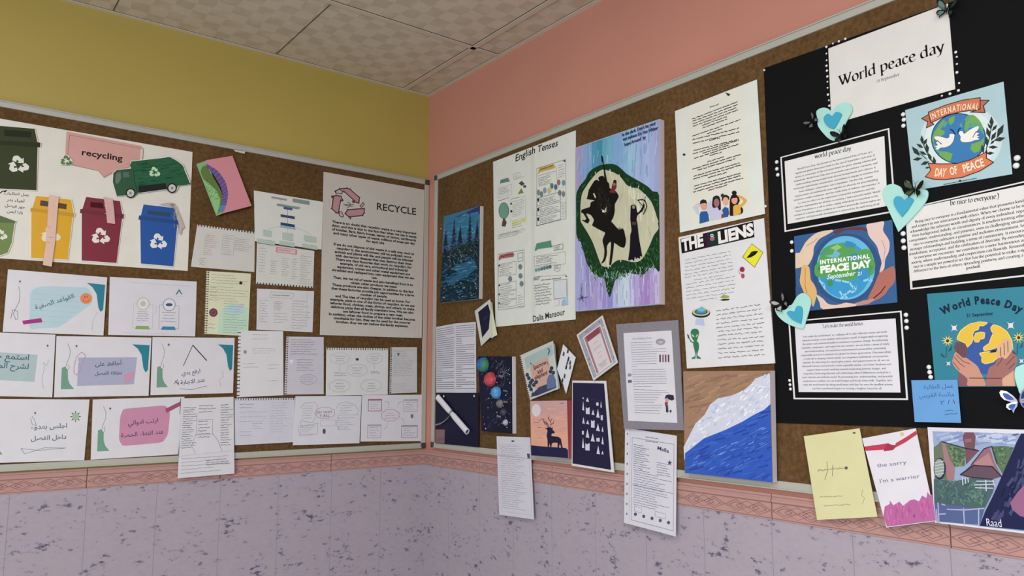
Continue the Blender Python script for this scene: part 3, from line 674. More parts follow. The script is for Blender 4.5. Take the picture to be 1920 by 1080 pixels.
# --- class rules, printed
RG = 'printed class rule sheets'
TEAL, GRN = '#1f7d92', '#6f9a86'
def rules(quad, label, lines, panel=None, pcol=None, tcol='#35506b', corner=True, wave=True, d=0.0135, logo=(0.24, 0.12), th=0.0012, squig=True):
    s = Sheet('class_rule_sheet', 'L', quad, [d, d+0.002], th, '#d6d5dc', label, 'printed sheet', RG, rough=0.3)
    if panel: s.poly([s.uv(*p) for p in panel], pcol, sm=len(panel) > 4)
    if corner: s.poly([s.uv(*p) for p in ((0.80, 0.12), (0.985, 0.13), (0.98, 0.56), (0.955, 0.60), (0.93, 0.52), (0.905, 0.3), (0.86, 0.19))], TEAL, sm=False)
    if wave: s.poly([s.uv(*p) for p in ((0.07, 0.52), (0.1, 0.5), (0.135, 0.56), (0.14, 0.7), (0.16, 0.78), (0.21, 0.87), (0.07, 0.87))], GRN, sm=False)
    if squig: s.line([s.uv(*p) for p in ((0.12, 0.12), (0.15, 0.22), (0.15, 0.32), (0.12, 0.45), (0.11, 0.52), (0.13, 0.56), (0.15, 0.52), (0.14, 0.46))], 1.1, '#47506b')
    if logo:
        x, y = s.uv(*logo); s.poly([(x-2.4, y), (x, y-2.6), (x+2.4, y), (x, y+2.6)], '#56627a'); s.line([(x-4, y+4), (x+4, y+4.4)], 0.5, '#9aa0b4')
    for t, a, b, *o in lines: s.text(t, s.uv(*a), s.uv(*b), tcol, 'ar', 0.01, 1.0)
    return s
s = rules([(15, 505), (201, 520), (194, 629), (5, 622)], 'class rule sheet with a light blue panel and orange smiley face', [("القواعد الصفية", (0.31, 0.62), (0.69, 0.38))],
          [(0.24, 0.38), (0.31, 0.26), (0.45, 0.22), (0.8, 0.2), (0.87, 0.42), (0.8, 0.56), (0.58, 0.86), (0.5, 0.9), (0.36, 0.92), (0.26, 0.9)], '#b3cdd8', wave=False, logo=(0.13, 0.18), squig=False)
for i in range(6): s.line([s.uv(0.27, 0.36+i*0.09), s.uv(0.8-0.03*i, 0.36+i*0.09)], 0.6, '#8fb0c0'); s.k -= 1
s.k += 2; s.line([s.uv(*p) for p in ((0.12, 0.26), (0.14, 0.36), (0.14, 0.5), (0.11, 0.62), (0.09, 0.7), (0.12, 0.8), (0.14, 0.78), (0.13, 0.66), (0.08, 0.64), (0.07, 0.78))], 1.1, '#333a55')
s.line([s.uv(*p) for p in ((0.93, 0.6), (0.90, 0.7), (0.88, 0.8), (0.89, 0.92))], 0.8, '#8d93a8')
s.poly(zz(0, 490, 4.8)(200, 535, 370, 510, 382, 548, 210, 568), '#a2277c'); c = zz(0, 490, 4.8)(775, 335)[0]
s.ell(*c, 11, 10.2, '#e0875a'); s.line([(c[0]-6, c[1]+1), (c[0]-4, c[1]+5), (c[0], c[1]+6.5), (c[0]+4, c[1]+5), (c[0]+6, c[1]+1)], 1.2, '#99432a'); s.ell(c[0]-2.5, c[1]-3, 1, 1.8, '#99432a'); s.ell(c[0]+2, c[1]-3, 1, 1.8, '#99432a'); s.done()
s = Sheet('class_rule_sheet', 'L', [(206, 519), (369, 528), (366, 631), (203, 628)], [0.0135, 0.0155], col='#d6d4de', label='printed sheet with a green and a blue round badge above two cards', cat='printed sheet', group=RG, rough=0.3)
s.line([s.uv(0.17, 0.07), s.uv(0.92, 0.09)], 0.6, '#8f93a5'); s.line([s.uv(0.17, 0.955), s.uv(0.9, 0.965)], 0.6, '#8f93a5')
s.poly([s.uv(*p) for p in ((0.80, 0.15), (0.84, 0.245), (0.825, 0.245), (0.80, 0.19), (0.775, 0.25), (0.76, 0.25))], '#2b7480'); s.line([s.uv(0.765, 0.28), s.uv(0.86, 0.28)], 0.6, '#8f93a5')
for ax_, c1, c2, lb in ((0.39, '#9fae90', '#86a860', 0), (0.69, '#4a7ca3', '#3c7fae', 1)):
    s.frame(ax_-0.11, 0.45, ax_+0.115, 0.87, 0.9, c1); s.ell(*s.uv(ax_, 0.44), 11.8, 11.8, '#dddce4'); s.ring(*s.uv(ax_, 0.44), 11.3, 11.3, 1.8, c1); s.ell(*s.uv(ax_, 0.44), 6.5 if lb else 5, 3 if lb else 5, '#3b5275' if lb else '#b9c4ac')
    s.poly([s.uv(ax_-0.07, 0.83), s.uv(ax_+0.07, 0.83), s.uv(ax_+0.085, 0.89), s.uv(ax_-0.085, 0.89)], c2); sc(s, ax_-0.09, 0.58, ax_+0.09, 0.74, 5-lb, '#56607a', 0.8, align=0.5)
s.line([s.uv(0.54, 0.45), s.uv(0.54, 0.62)], 0.6, '#8f93a5'); s.done()
s = rules([(-92, 620), (104, 627.5), (98, 745), (-95, 741)], 'class rule sheet with a grey green panel, cut by the left edge of the photo', [("استمع جيداً", (0.33, 0.40), (0.76, 0.42)), ("لشرح المعلم", (0.34, 0.55), (0.76, 0.56))],
          [(0.3, 0.3), (0.84, 0.33), (0.82, 0.76), (0.3, 0.74)], '#a9bcc0', corner=False, squig=False, logo=(0.93, 0.18), wave=False)
s.line([s.uv(*p) for p in ((0.95, 0.4), (0.93, 0.5), (0.90, 0.45), (0.91, 0.55), (0.89, 0.7), (0.91, 0.86))], 0.8, '#6f7590'); s.done()
s = rules([(106, 630), (284, 633), (278.5, 742), (101, 745)], 'class rule sheet with a grey panel and pink bubble chain', [("أحافظ على", (0.42, 0.49), (0.70, 0.47)), ("نظافة الفصل", (0.42, 0.64), (0.71, 0.63))],
          [(0.24, 0.35), (0.86, 0.34), (0.84, 0.80), (0.24, 0.82)], '#a7a9c4', logo=(0.215, 0.16))
s.line([s.uv(*p) for p in ((0.31, 0.30), (0.27, 0.26), (0.22, 0.34), (0.2, 0.5), (0.2, 0.6), (0.23, 0.64), (0.26, 0.58), (0.29, 0.42), (0.31, 0.34))], 2.0, '#b98bb5', True)
for i in range(4): s.ell(*s.uv(0.225-0.002*i+(0.01 if i == 0 else 0), 0.42+0.13*i), 2.2, 2.6, '#dcd2e6')
s.poly([s.uv(0.72, 0.64), s.uv(0.84, 0.58), s.uv(0.83, 0.68), s.uv(0.75, 0.8)], '#c795b0'); s.done()
s = rules([(286, 632), (440, 633.5), (437, 737), (282, 741)], 'class rule sheet with a hand-drawn dark peak over two lines of writing', [("ارفع يدي", (0.37, 0.66), (0.60, 0.62)), ("عند الاجابة", (0.36, 0.83), (0.66, 0.78))], logo=(0.2, 0.13), tcol='#344a7a')
s.line(zz(0, 490, 4.8)(1650, 940, 1735, 755), 2.2, '#2e3350'); s.line(zz(0, 490, 4.8)(1735, 755, 1860, 892), 3.4, '#232849'); s.line([s.uv(0.35, 0.90), s.uv(0.5, 0.92), s.uv(0.68, 0.86)], 1.6, '#5470ab'); s.line([s.uv(0.28, 0.82), s.uv(0.32, 0.74), s.uv(0.34, 0.82), s.uv(0.29, 0.76), s.uv(0.34, 0.84)], 1.4, '#2e3350')
s.line([s.uv(*p) for p in ((0.86, 0.6), (0.88, 0.7), (0.83, 0.75), (0.85, 0.88))], 0.8, '#7b81a0'); s.done()
s = rules([(-28, 748), (168, 749), (158, 863), (-37, 869)], 'class rule sheet with a small sun drawing, bottom row at the left edge', [("اجلس بهدوء", (0.46, 0.48), (0.81, 0.46)), ("داخل الفصل", (0.47, 0.66), (0.81, 0.64))], corner=False, logo=(0.49, 0.22))
x, y = s.uv(0.88, 0.28)
for k in range(8): s.poly([(x+6.5*math.cos(k*0.785-0.2), y+6.5*math.sin(k*0.785-0.2)), (x+11.5*math.cos(k*0.785), y+11.5*math.sin(k*0.785)), (x+6.5*math.cos(k*0.785+0.2), y+6.5*math.sin(k*0.785+0.2))], '#3b4a66')
s.ell(x, y, 6.5, 6.8, '#a4b8a0'); s.line([s.uv(0.38, 0.78), s.uv(0.55, 0.82), s.uv(0.81, 0.79), s.uv(0.6, 0.78), s.uv(0.42, 0.87)], 1.0, '#4b5578', True); s.line([s.uv(*p) for p in ((0.46, 0.27), (0.49, 0.33), (0.51, 0.42), (0.47, 0.40), (0.45, 0.30))], 0.9, '#4b5578'); s.done()
s = rules([(174, 749), (346, 744), (334, 852), (170, 862)], 'class rule sheet with a dusty pink rounded panel, bottom row', [("ارتب ادواتي", (0.39, 0.46), (0.73, 0.43)), ("عند انتهاء الحصة", (0.33, 0.67), (0.80, 0.63))], logo=(0.195, 0.16), corner=False)
s.poly([s.uv(*p) for p in ((0.38, 0.17), (0.75, 0.14), (0.82, 0.18), (0.86, 0.3), (0.86, 0.6), (0.83, 0.72), (0.76, 0.78), (0.4, 0.80), (0.34, 0.76), (0.31, 0.65), (0.31, 0.34), (0.33, 0.22))], '#c489a8')
s.text("ارتب ادواتي", s.uv(0.40, 0.45), s.uv(0.74, 0.42), '#4a3560', 'ar', 0.01); s.text("عند انتهاء الحصة", s.uv(0.33, 0.66), s.uv(0.81, 0.62), '#4a3560', 'ar', 0.01)
s.poly([s.uv(0.80, 0.2), s.uv(0.96, 0.08), s.uv(0.97, 0.15), s.uv(0.82, 0.27)], '#9c4f6d'); s.line([s.uv(0.96, 0.03), s.uv(0.97, 0.3)], 2, '#59334d'); s.done()
# --- remaining handwritten sheets
s = Sheet('handwritten_page', 'L', [(342, 747), (438, 744), (439.5, 888), (333, 897)], [0.017, 0.029], col='#d3d2da', label='tall white page of dense notes hanging down over the tile border', cat='page')
for q in ((0.0, 0.12, 0.3, 0.62, 19), (0.72, 0.1, 0.99, 0.62, 17), (0.3, 0.1, 0.7, 0.18, 3), (0.3, 0.3, 0.56, 0.5, 6)): sc(s, q[0]+0.03, q[1], q[2], q[3], q[4], '#44465c', 1.2)
s.line([s.uv(*p) for p in ((0.3, 0.2), (0.3, 0.45), (0.22, 0.6), (0.3, 0.7))], 1, '#55586f'); s.line([s.uv(*p) for p in ((0.6, 0.46), (0.7, 0.55), (0.78, 0.7))], 1.2, '#55586f'); s.frame(0.3, 0.28, 0.6, 0.47, 0.9, '#55586f')
s.line([s.uv(0, 0.725), s.uv(1, 0.70)], 1.0, '#a9a8b8'); sc(s, 0.05, 0.76, 0.95, 0.94, 5, '#6a6c82', 0.8); sc(s, 0.5, 0.8, 0.95, 0.86, 3, '#3d4058', 1.1); s.done()
for quad, lb, side, lay_ in (([(447, 620), (531, 621), (531.5, 741), (444, 745)], 'white spiral sheet with faint sparse notes, left of a lilac lined sheet', 'S', 0),
    ([(537, 631), (607, 632), (607, 739), (533, 740)], 'lined lilac notebook sheet full of handwriting with a small heart', 'S', 1),
    ([(612, 652), (728, 653), (727, 740), (611, 742)], 'notebook sheet with pencil clouds, directly under the RECYCLE essay', 'T', 2),
    ([(732, 651), (782, 651), (782, 736), (730, 738)], 'narrow grey notebook sheet at the right end of its row', 'S', 3),
    ([(440, 747), (553, 746), (550, 829), (440, 835)], 'grid notebook sheet with spiral holes on top, right of the tall page', 'T', 4),
    ([(554, 743), (678, 742), (674, 831), (549, 835)], 'notebook sheet with a pink cloud title and two looping outlines', '', 5),
    ([(679, 741), (791, 740), (790, 827), (676, 828)], 'notebook sheet with a pink cloud and four framed boxes', '', 6)):
    s = Sheet('notebook_sheet', 'L', quad, 0.0145+0.0004*lay_, col=['#d9d8de', '#cac7d2', '#d5d5d8', '#c6c5c9', '#d0d0dc', '#d6d6df', '#d6d5de'][lay_], label=lb, cat='notebook sheet', group=SP)
    if side: ragged(s, side, {0: 18, 1: 26, 2: 26, 3: 24, 4: 24}[lay_], '#4a3a40', 1.2, 0.03 if side == 'T' else 0.045)
    if lay_ == 0: sc(s, 0.3, 0.06, 0.9, 0.12, 2, '#77768a'); sc(s, 0.32, 0.27, 0.88, 0.34, 3, '#77768a'); sc(s, 0.12, 0.5, 0.5, 0.55, 2, '#77768a'); sc(s, 0.66, 0.52, 0.97, 0.58, 2, '#77768a'); sc(s, 0.65, 0.77, 0.9, 0.78, 1, '#77768a'); s.ell(*s.uv(0.16, 0.32), 3, 3.5, '#8b8aa0')
    if lay_ == 1:
        for i in range(24): s.line([s.uv(0.08, 0.06+i*0.038), s.uv(0.98, 0.06+i*0.038)], 0.5, '#a3a0be'); s.k -= 1
        s.k += 2; sc(s, 0.12, 0.05, 0.95, 0.30, 7, '#5a587c', 0.9); sc(s, 0.3, 0.4, 0.85, 0.58, 5, '#5a587c', 0.9); cloud(s, 0.6, 0.74, 0.22, 0.08, '#6d6b8e', 2); sc(s, 0.42, 0.7, 0.8, 0.78, 3, '#5a587c'); s.poly([s.uv(*p) for p in ((0.15, 0.47), (0.1, 0.42), (0.12, 0.39), (0.15, 0.41), (0.19, 0.39), (0.21, 0.42))], '#e5e3ee')
    if lay_ == 2:
        for a, b, ra, rb, bp in ((0.22, 0.22, 0.16, 0.11, 0), (0.78, 0.22, 0.12, 0.1, 8), (0.5, 0.47, 0.17, 0.12, 2), (0.22, 0.8, 0.16, 0.12, 8), (0.73, 0.8, 0.16, 0.12, 7)): cloud(s, a, b, ra, rb, '#85859c', bp or 2); sc(s, a-ra*0.6, b-rb*0.4, a+ra*0.6, b+rb*0.5, 3, '#55566e', 0.8, align=0.5)
        s.ell(*s.uv(0.5, 0.24), 3, 2.5, '#33344c'); s.line([s.uv(0.22, 0.35), s.uv(0.22, 0.5)], 0.8, '#6b6c84'); s.line([s.uv(0.78, 0.34), s.uv(0.78, 0.46)], 0.8, '#6b6c84'); sc(s, 0.13, 0.53, 0.33, 0.58, 2, '#40415a', 0.9); sc(s, 0.72, 0.5, 0.88, 0.53, 2, '#40415a', 0.9)
    if lay_ == 3: sc(s, 0.12, 0.06, 0.9, 0.62, 16, '#77758a', 0.7); sc(s, 0.12, 0.8, 0.9, 0.95, 4, '#8b899c', 0.6); s.poly([s.uv(0.25, 0.13), s.uv(0.36, 0.13), s.uv(0.3, 0.2)], '#54536b')
    if lay_ == 4: grid(s, 30, 18, '#b9bace'); sc(s, 0.08, 0.13, 0.4, 0.2, 2, '#50526e', 0.9); sc(s, 0.08, 0.3, 0.6, 0.5, 3, '#8a8ba2', 0.6); sc(s, 0.3, 0.55, 0.5, 0.66, 3, '#6b6c86'); sc(s, 0.08, 0.72, 0.35, 0.8, 2, '#6b6c86'); sc(s, 0.6, 0.1, 0.95, 0.75, 12, '#85869e', 0.6)
    if lay_ == 5:
        cloud(s, 0.46, 0.35, 0.14, 0.11, '#a8627f', 7, 1.4); s.text('EAT WHAT', s.uv(0.34, 0.36), s.uv(0.57, 0.35), '#8a4a66', 'sans', 0.01); s.text('Y ALL', s.uv(0.38, 0.44), s.uv(0.53, 0.43), '#8a4a66', 'sans', 0.01)
        s.line([s.uv(*p) for p in ((0.08, 0.24), (0.14, 0.14), (0.3, 0.13), (0.34, 0.2), (0.32, 0.42), (0.28, 0.55), (0.1, 0.5), (0.1, 0.62), (0.36, 0.56), (0.36, 0.78), (0.1, 0.82), (0.06, 0.6))], 1.0, '#5f6080'); s.line([s.uv(*p) for p in ((0.62, 0.28), (0.66, 0.16), (0.76, 0.12), (0.9, 0.18), (0.96, 0.3), (0.95, 0.4), (0.66, 0.4), (0.64, 0.6), (0.7, 0.72))], 1.0, '#5f6080')
        sc(s, 0.12, 0.2, 0.3, 0.45, 6, '#6b6c88'); sc(s, 0.1, 0.6, 0.34, 0.78, 5, '#6b6c88'); sc(s, 0.68, 0.2, 0.92, 0.36, 4, '#6b6c88'); sc(s, 0.66, 0.46, 0.92, 0.7, 6, '#6b6c88'); s.frame(0.4, 0.5, 0.62, 0.62, 0.8, '#8a8ba4'); s.ell(*s.uv(0.46, 0.73), 3, 5, '#4f506e')
    if lay_ == 6:
        cloud(s, 0.48, 0.44, 0.14, 0.12, '#a95f78', 8, 1.7); sc(s, 0.38, 0.39, 0.58, 0.5, 3, '#a95f78', 0.9, align=0.5)
        for a0, b0, a1, b1, c, w_ in ((0.11, 0.09, 0.33, 0.34, '#93405f', 2.6), (0.7, 0.1, 0.93, 0.36, '#6f6388', 1.4), (0.11, 0.64, 0.33, 0.92, '#7b6f92', 1.5), (0.67, 0.66, 0.93, 0.92, '#6a5a92', 1.8)):
            s.frame(a0, b0, a1, b1, w_, c); sc(s, a0+0.03, b0+0.06, a1-0.02, b1-0.05, 4, '#6b6c88', 0.8); s.line([s.uv(a0, b0+0.02), s.uv(a1, b0+0.02)], w_+0.8, c)
        for P in (((0.38, 0.14), (0.45, 0.16), (0.45, 0.28)), ((0.6, 0.26), (0.62, 0.16), (0.69, 0.14)), ((0.38, 0.74), (0.42, 0.7), (0.44, 0.6)), ((0.66, 0.5), (0.7, 0.54), (0.71, 0.64))): s.line([s.uv(*p) for p in P], 1.1, '#5f6080')
        s.ell(*s.uv(0.84, 0.46), 2.6, 4, '#70718c')
    s.done()
# ================================================================== right board
def canvas(name, quad, d, th, col, label, cat, side='#cfc8c4', group=None):
    return Sheet(name, 'R', quad, d, th, col, label, cat, group, side=side, rough=0.45)
# --- dark blue forest canvas
s = canvas('forest_painting', [(832, 406), (900, 386), (898, 560), (825, 568)], 0.030, 0.018, '#12303f', 'small dark blue forest and stream painting on canvas by the room corner', 'painting')
E4 = lambda P, m=2: within(P, m)
s.poly([s.uv(0, 0), s.uv(1, 0), s.uv(1, 0.36), s.uv(0, 0.42)], '#2a6f95'); s.poly([s.uv(0.3, 0.05), s.uv(1, 0), s.uv(1, 0.09), s.uv(0.9, 0.06)], '#1a2a6a')
sky = [s.uv(0, 0.03), s.uv(1, 0.04), s.uv(1, 0.36), s.uv(0, 0.4)]; mid = [s.uv(0, 0.36), s.uv(1, 0.32), s.uv(1, 0.62), s.uv(0, 0.62)]; low = [s.uv(0, 0.58), s.uv(1, 0.5), s.uv(1, 1), s.uv(0, 1)]
s.strokes(120, E4(sky), ['#2f7ea6', '#3f93b5', '#2a6390', '#5aa9c4', '#24548a', '#1f4f86'], (4, 10), (2, 4), (-10, 30))
for cx, b, h_ in ((0.08, 0.46, 0.26), (0.3, 0.45, 0.34), (0.47, 0.44, 0.26), (0.73, 0.46, 0.36), (0.93, 0.44, 0.24)):
    for k in range(9):
        q = k/8; w_ = 0.02+0.11*q; y = b-h_+h_*q; s.poly([s.uv(cx, y-0.045), s.uv(min(0.99, cx+w_), y+0.01), s.uv(max(0.01, cx-w_), y+0.012)], random.choice(['#14343a', '#1a2f55', '#123028', '#232a4e']))
        s.k -= 1
    s.k += 2
s.strokes(240, E4(mid), ['#0e1f20', '#183a33', '#2c3d33', '#0b1416', '#3f5a4c', '#5d5d57', '#1c2c4a', '#7e8f88'], (2, 6), (1.5, 3.2), (20, 160))
s.strokes(230, E4(low), ['#0e1a1c', '#123c5c', '#16557a', '#0f2f4d', '#1d6d90', '#0b1315', '#22352c'], (4, 12), (2, 4), (-8, 22))
s.poly([s.uv(0.35, 0.60), s.uv(0.85, 0.56), s.uv(0.95, 0.66), s.uv(0.7, 0.74), s.uv(0.2, 0.82), s.uv(0.15, 0.76), s.uv(0.45, 0.7)], '#175a80'); s.strokes(60, E4([s.uv(0.3, 0.6), s.uv(0.9, 0.56), s.uv(0.9, 0.68), s.uv(0.2, 0.82), s.uv(0.15, 0.76)]), ['#2d86ab', '#6db0c4', '#1b5f8d', '#14436c'], (5, 12), (1.2, 2.4), (0, 14))
s.strokes(70, E4([s.uv(0.02, 0.8), s.uv(0.98, 0.7), s.uv(0.98, 0.98), s.uv(0.02, 0.98)]), ['#8fa9a8', '#31624f', '#0c1416', '#c4cfcc', '#1d3a30'], (2, 5), (1, 2), (0, 180)); s.strokes(26, E4([s.uv(0.1, 0.45), s.uv(0.9, 0.45), s.uv(0.9, 0.6), s.uv(0.1, 0.6)]), ['#9aaea6', '#7a4a50', '#c1c8c4'], (2, 4), (1, 1.8), (30, 150))
s.done()
# --- English Tenses poster
s = Sheet('english_tenses_poster', 'R', [(924.5, 303.5), (1079, 244.5), (1078.5, 599), (929, 613)], 0.0145, 0.003, '#dbded9', 'tall white English Tenses poster with hand-drawn boxes and banners', 'poster')
Z5 = zz(900, 230, 5.3333)
s.poly([s.uv(0.455, 0.02), s.uv(0.5, 0.01), s.uv(0.5, 0.99), s.uv(0.455, 0.99)], '#d2d6cf')
s.text('English', *Z5(350, 392, 553, 300), '#2b2426', 'sans', 0.016, 1, 0.12, hp=12.5); s.text('Tenses', *Z5(572, 300, 778, 232), '#2b2426', 'sans', 0.016, 1, 0.12, hp=12.5)
Z = zz(900, 420, 5.3333); s.text('Dalia Mansour', *Z(528, 978, 850, 905), '#2b2730', 'sans', 0.016, hp=11)
Z = zz(920, 300, 6); DT = '#5a6066'
s.poly(Z(110, 225, 195, 198, 215, 235, 205, 245, 115, 262, 105, 278), '#5f7f7a'); s.frame(0, 0, 0, 0, 0, DT)
s.line(Z(258, 160, 330, 135, 332, 195, 262, 228), 1.2, '#6a7072', True); s.scrib(*Z(268, 180, 322, 160, 270, 212, 392, 180), 3, DT, 0.8)
s.poly(Z(315, 262, 350, 235, 385, 270, 350, 292), '#3d4a42'); s.poly(Z(305, 385, 345, 315, 372, 372), '#6f8a3f'); s.ell(*Z(383, 298)[0], 3, 2.6, '#454b4d')
s.line(Z(80, 312, 238, 270, 236, 385, 84, 428), 0.8, '#8a9294', True); s.scrib(*Z(92, 325, 230, 290, 95, 395, 232, 355), 6, '#4a5a58', 1.0, fill=(0.6, 1)); s.scrib(*Z(85, 462, 210, 420, 85, 470, 210, 425), 1, BLK, 1.6, fill=(0.9, 1))
s.ell(*Z(148, 570)[0], 9.8, 15.5, '#3d4f4c'); s.ell(*Z(148, 570)[0], 8.8, 14.6, '#6c9a8b'); s.poly(Z(140, 660, 158, 655, 182, 705, 165, 750, 125, 745, 128, 715), '#5a3b3d')
s.line(Z(222, 445, 390, 405, 395, 650, 222, 690), 0.9, '#8a9294', True); s.scrib(*Z(238, 435, 330, 415, 238, 470, 380, 435), 2, DT, 0.9); s.scrib(*Z(240, 500, 385, 455, 240, 640, 385, 600), 8, DT, 0.9, fill=(0.7, 1)); s.ell(*Z(232, 492)[0], 1.6, 2, '#333'+'333'[:3]); s.ell(*Z(234, 578)[0], 2, 2.3, '#333333')
s.poly(Z(240, 692, 305, 675, 308, 730, 245, 742), '#d5d67e'); s.poly(Z(335, 668, 398, 650, 398, 700, 338, 708), '#d8db94'); s.scrib(*Z(240, 720, 395, 670, 240, 765, 395, 725), 3, '#6a6a45', 1.2); s.line(Z(85, 850, 300, 800, 300, 840, 85, 888), 0.9, DT, True); s.scrib(*Z(95, 838, 390, 770, 95, 870, 395, 800), 3, DT, 0.9)
Z = zz(1000, 290, 6.35)
s.line(Z(42, 165, 385, 55, 392, 760, 40, 850), 1.3, '#5b6468', True); s.poly(Z(70, 160, 245, 108, 262, 150, 240, 165, 85, 205, 55, 232), '#c2a653'); s.scrib(*Z(85, 175, 235, 130, 85, 180, 235, 135), 1, '#4a3d20', 2.4, fill=(0.9, 1)); s.ell(*Z(372, 75)[0], 2, 1.6, BLK)
s.line(Z(270, 130, 285, 300), 1, DT); s.scrib(*Z(300, 130, 380, 108, 300, 270, 380, 245), 6, DT, 0.9); s.line(Z(50, 255, 265, 195), 1, DT); s.scrib(*Z(60, 285, 255, 225, 65, 375, 225, 335), 6, '#4a5a58', 1.1)
for x, y, c in ((222, 372, '#55757c'), (268, 385, '#4d6f74'), (303, 330, '#8c6a70'), (362, 335, '#6f93a0'), (62, 450, '#9c8288'), (98, 470, '#5f8a88'), (138, 425, '#7d9aa8'), (190, 430, '#cdb977'), (360, 468, '#7a8288'), (316, 455, '#7b8187')): s.ell(*Z(x, y)[0], 3.2, 5.4, c); s.line(Z(x, y+32, x-4, y+70), 0.7, '#8a9294')
for b in (0, 1, 2):
    y = 520+b*115; s.line(Z(50, y, 330, y-78, 330, y+18, 45, y+95), 1.1, '#4a5256', True); s.scrib(*Z(75, y+18, 315, y-42, 75, y+68, 315, y+5), 4, '#4c5458', 0.9, fill=(0.6, 0.95)); s.poly(Z(50, y+5, 72, y, 70, y+35, 55, y+42), '#2b3033')
s.line(Z(340, 580, 390, 565, 392, 740), 0.8, DT); s.scrib(*Z(345, 600, 388, 590, 345, 740, 388, 730), 7, DT, 0.8)
Z = zz(920, 460, 7.2)
s.line(Z(100, 120, 455, 62, 458, 828, 105, 875), 1.2, '#5b6468', True); s.poly(Z(125, 130, 300, 95, 322, 118, 310, 155, 150, 178, 118, 205, 110, 180), '#a8595c'); s.scrib(*Z(140, 150, 300, 120, 140, 152, 300, 122), 1, '#4a2327', 2.2, fill=(0.95, 1))
for y0, y1, y2 in ((110, 215, 0), (0, 0, 0)):
    if y0: s.line(Z(370, 108, 440, 95, 440, 205, 372, 222), 1.2, DT, True); s.line(Z(380, 175, 432, 165), 1, DT)
for x, y in ((403, 290), (406, 412), (266, 452), (420, 518)): s.ell(*Z(x, y)[0], 3.6, 5, '#6d7f88'); s.line(Z(x, y+32, x-6, y+65), 0.7, '#8a9294')
for y0, y1 in ((262, 420), (528, 620), (650, 740), (770, 845)):
    s.line(Z(110, y0, 350, y0-48, 352, y1-30, 112, y1), 0.9, DT, True); s.scrib(*Z(130, y0+15, 340, y0-25, 130, y1-20, 330, y1-60), max(3, int((y1-y0)/26)), '#4c5458', 1.0, fill=(0.55, 0.95)); s.poly(Z(108, y0+5, 130, y0, 122, y0+32), '#2b3033')
s.scrib(*Z(370, 680, 450, 665, 370, 830, 450, 815), 6, DT, 0.9)
s.poly(zz(900, 420, 5.3333)(570, 195, 712, 165, 718, 215, 735, 222, 720, 232, 580, 250, 560, 270, 552, 262), '#4f8f72'); s.line(Z(860, 5, 980, -20, 982, 48, 862, 70), 1.3, '#4a5256', True); s.scrib(*Z(875, 20, 965, 5, 875, 50, 965, 32), 3, DT, 0.9)
s.line(Z(590, 150, 1010, 85, 1015, 250, 600, 290), 0.9, '#8f9a9a', True); s.scrib(*Z(620, 160, 940, 130, 620, 240, 960, 195), 5, '#4c5458', 1.0); s.scrib(*Z(620, 275, 930, 225, 620, 278, 930, 228), 1, '#4c5458', 1.0)
for k in range(6): s.ell(*Z(618+k*38, 335-k*9)[0], 2.5, 3.4, ['#6fa09a', '#6fa09a', '#4f7d86', '#5a7d86', '#4f7d86', '#55606a'][k])
s.line(Z(860, 275, 950, 262, 940, 340, 905, 355, 865, 340), 1, DT, True); s.scrib(*Z(870, 290, 940, 280, 870, 320, 940, 310), 3, DT, 0.9)
s.text('PAST', *Z(585, 478, 668, 465), '#3f464c', 'sans', 0.0, hp=6); s.scrib(*Z(690, 470, 965, 440, 690, 470, 965, 445), 1, '#3f464c', 1.8, fill=(0.95, 1)); s.line(Z(600, 425, 1025, 400), 0.8, DT); s.poly(Z(1010, 400, 1040, 420, 1025, 430), BLK)
s.scrib(*Z(590, 545, 830, 510, 615, 800, 830, 770), 8, '#4c5458', 1.5, 1.6, fill=(0.8, 1)); s.line(Z(855, 475, 1038, 455, 1040, 700, 860, 728), 1.1, '#5b6468', True); s.poly(Z(860, 490, 1030, 470, 1034, 700, 866, 722), '#cfd6de'); s.poly(Z(968, 760, 1040, 680, 1052, 800, 960, 818), '#a9c4dd'); s.scrib(*Z(970, 745, 1045, 730, 970, 800, 1045, 790), 4, '#5f86b0', 1.2); s.poly(Z(865, 735, 930, 728, 930, 810, 868, 815), '#dcd6e2')
s.done()
# --- horse and archer painting
s = canvas('horse_painting', [(1080, 276.5), (1236.5, 223), (1237.5, 570.5), (1079, 584)], 0.034, 0.022, '#9fb3d6', 'tall canvas of a black rearing horse and an archer in a green ringed moon', 'painting', '#d8c6cd')
Z = zz(1080, 270, 6.75)
top = [s.uv(0.01, 0.01), s.uv(0.99, 0.01), s.uv(0.99, 0.45), s.uv(0.01, 0.5)]; bot = [s.uv(0.01, 0.6), s.uv(0.99, 0.6), s.uv(0.99, 0.985), s.uv(0.01, 0.985)]
for k in range(16):
    a = k/16; c = ['#a89bc8', '#8fa5d6', '#7aa6d2', '#4f95b8', '#3f8fae', '#62a9c0', '#6fb3c8', '#7fa9d6', '#86a8d8', '#8ab8dc', '#9cc0df', '#a3bbe2', '#9fb1de', '#a9b9e4', '#a4b0de', '#9fa6d4'][k]
    s.poly([s.uv(a+0.004, 0.004), s.uv(min(0.996, a+0.08), 0.004), s.uv(min(0.996, a+0.08), 0.56), s.uv(a+0.004, 0.56)], c)
    c = ['#a6a6d8', '#a2a3d6', '#9f93cc', '#a99ad0', '#b3a8dc', '#9d90cf', '#8f88cc', '#b4b6dd', '#bccbe0', '#c2d5e2', '#bfc6e2', '#b3a2d6', '#a68bc8', '#a07fc0', '#b09acc', '#c3b4d8'][k]
    s.poly([s.uv(a+0.004, 0.56), s.uv(min(0.996, a+0.08), 0.56), s.uv(min(0.996, a+0.08), 0.996), s.uv(a+0.004, 0.996)], c)
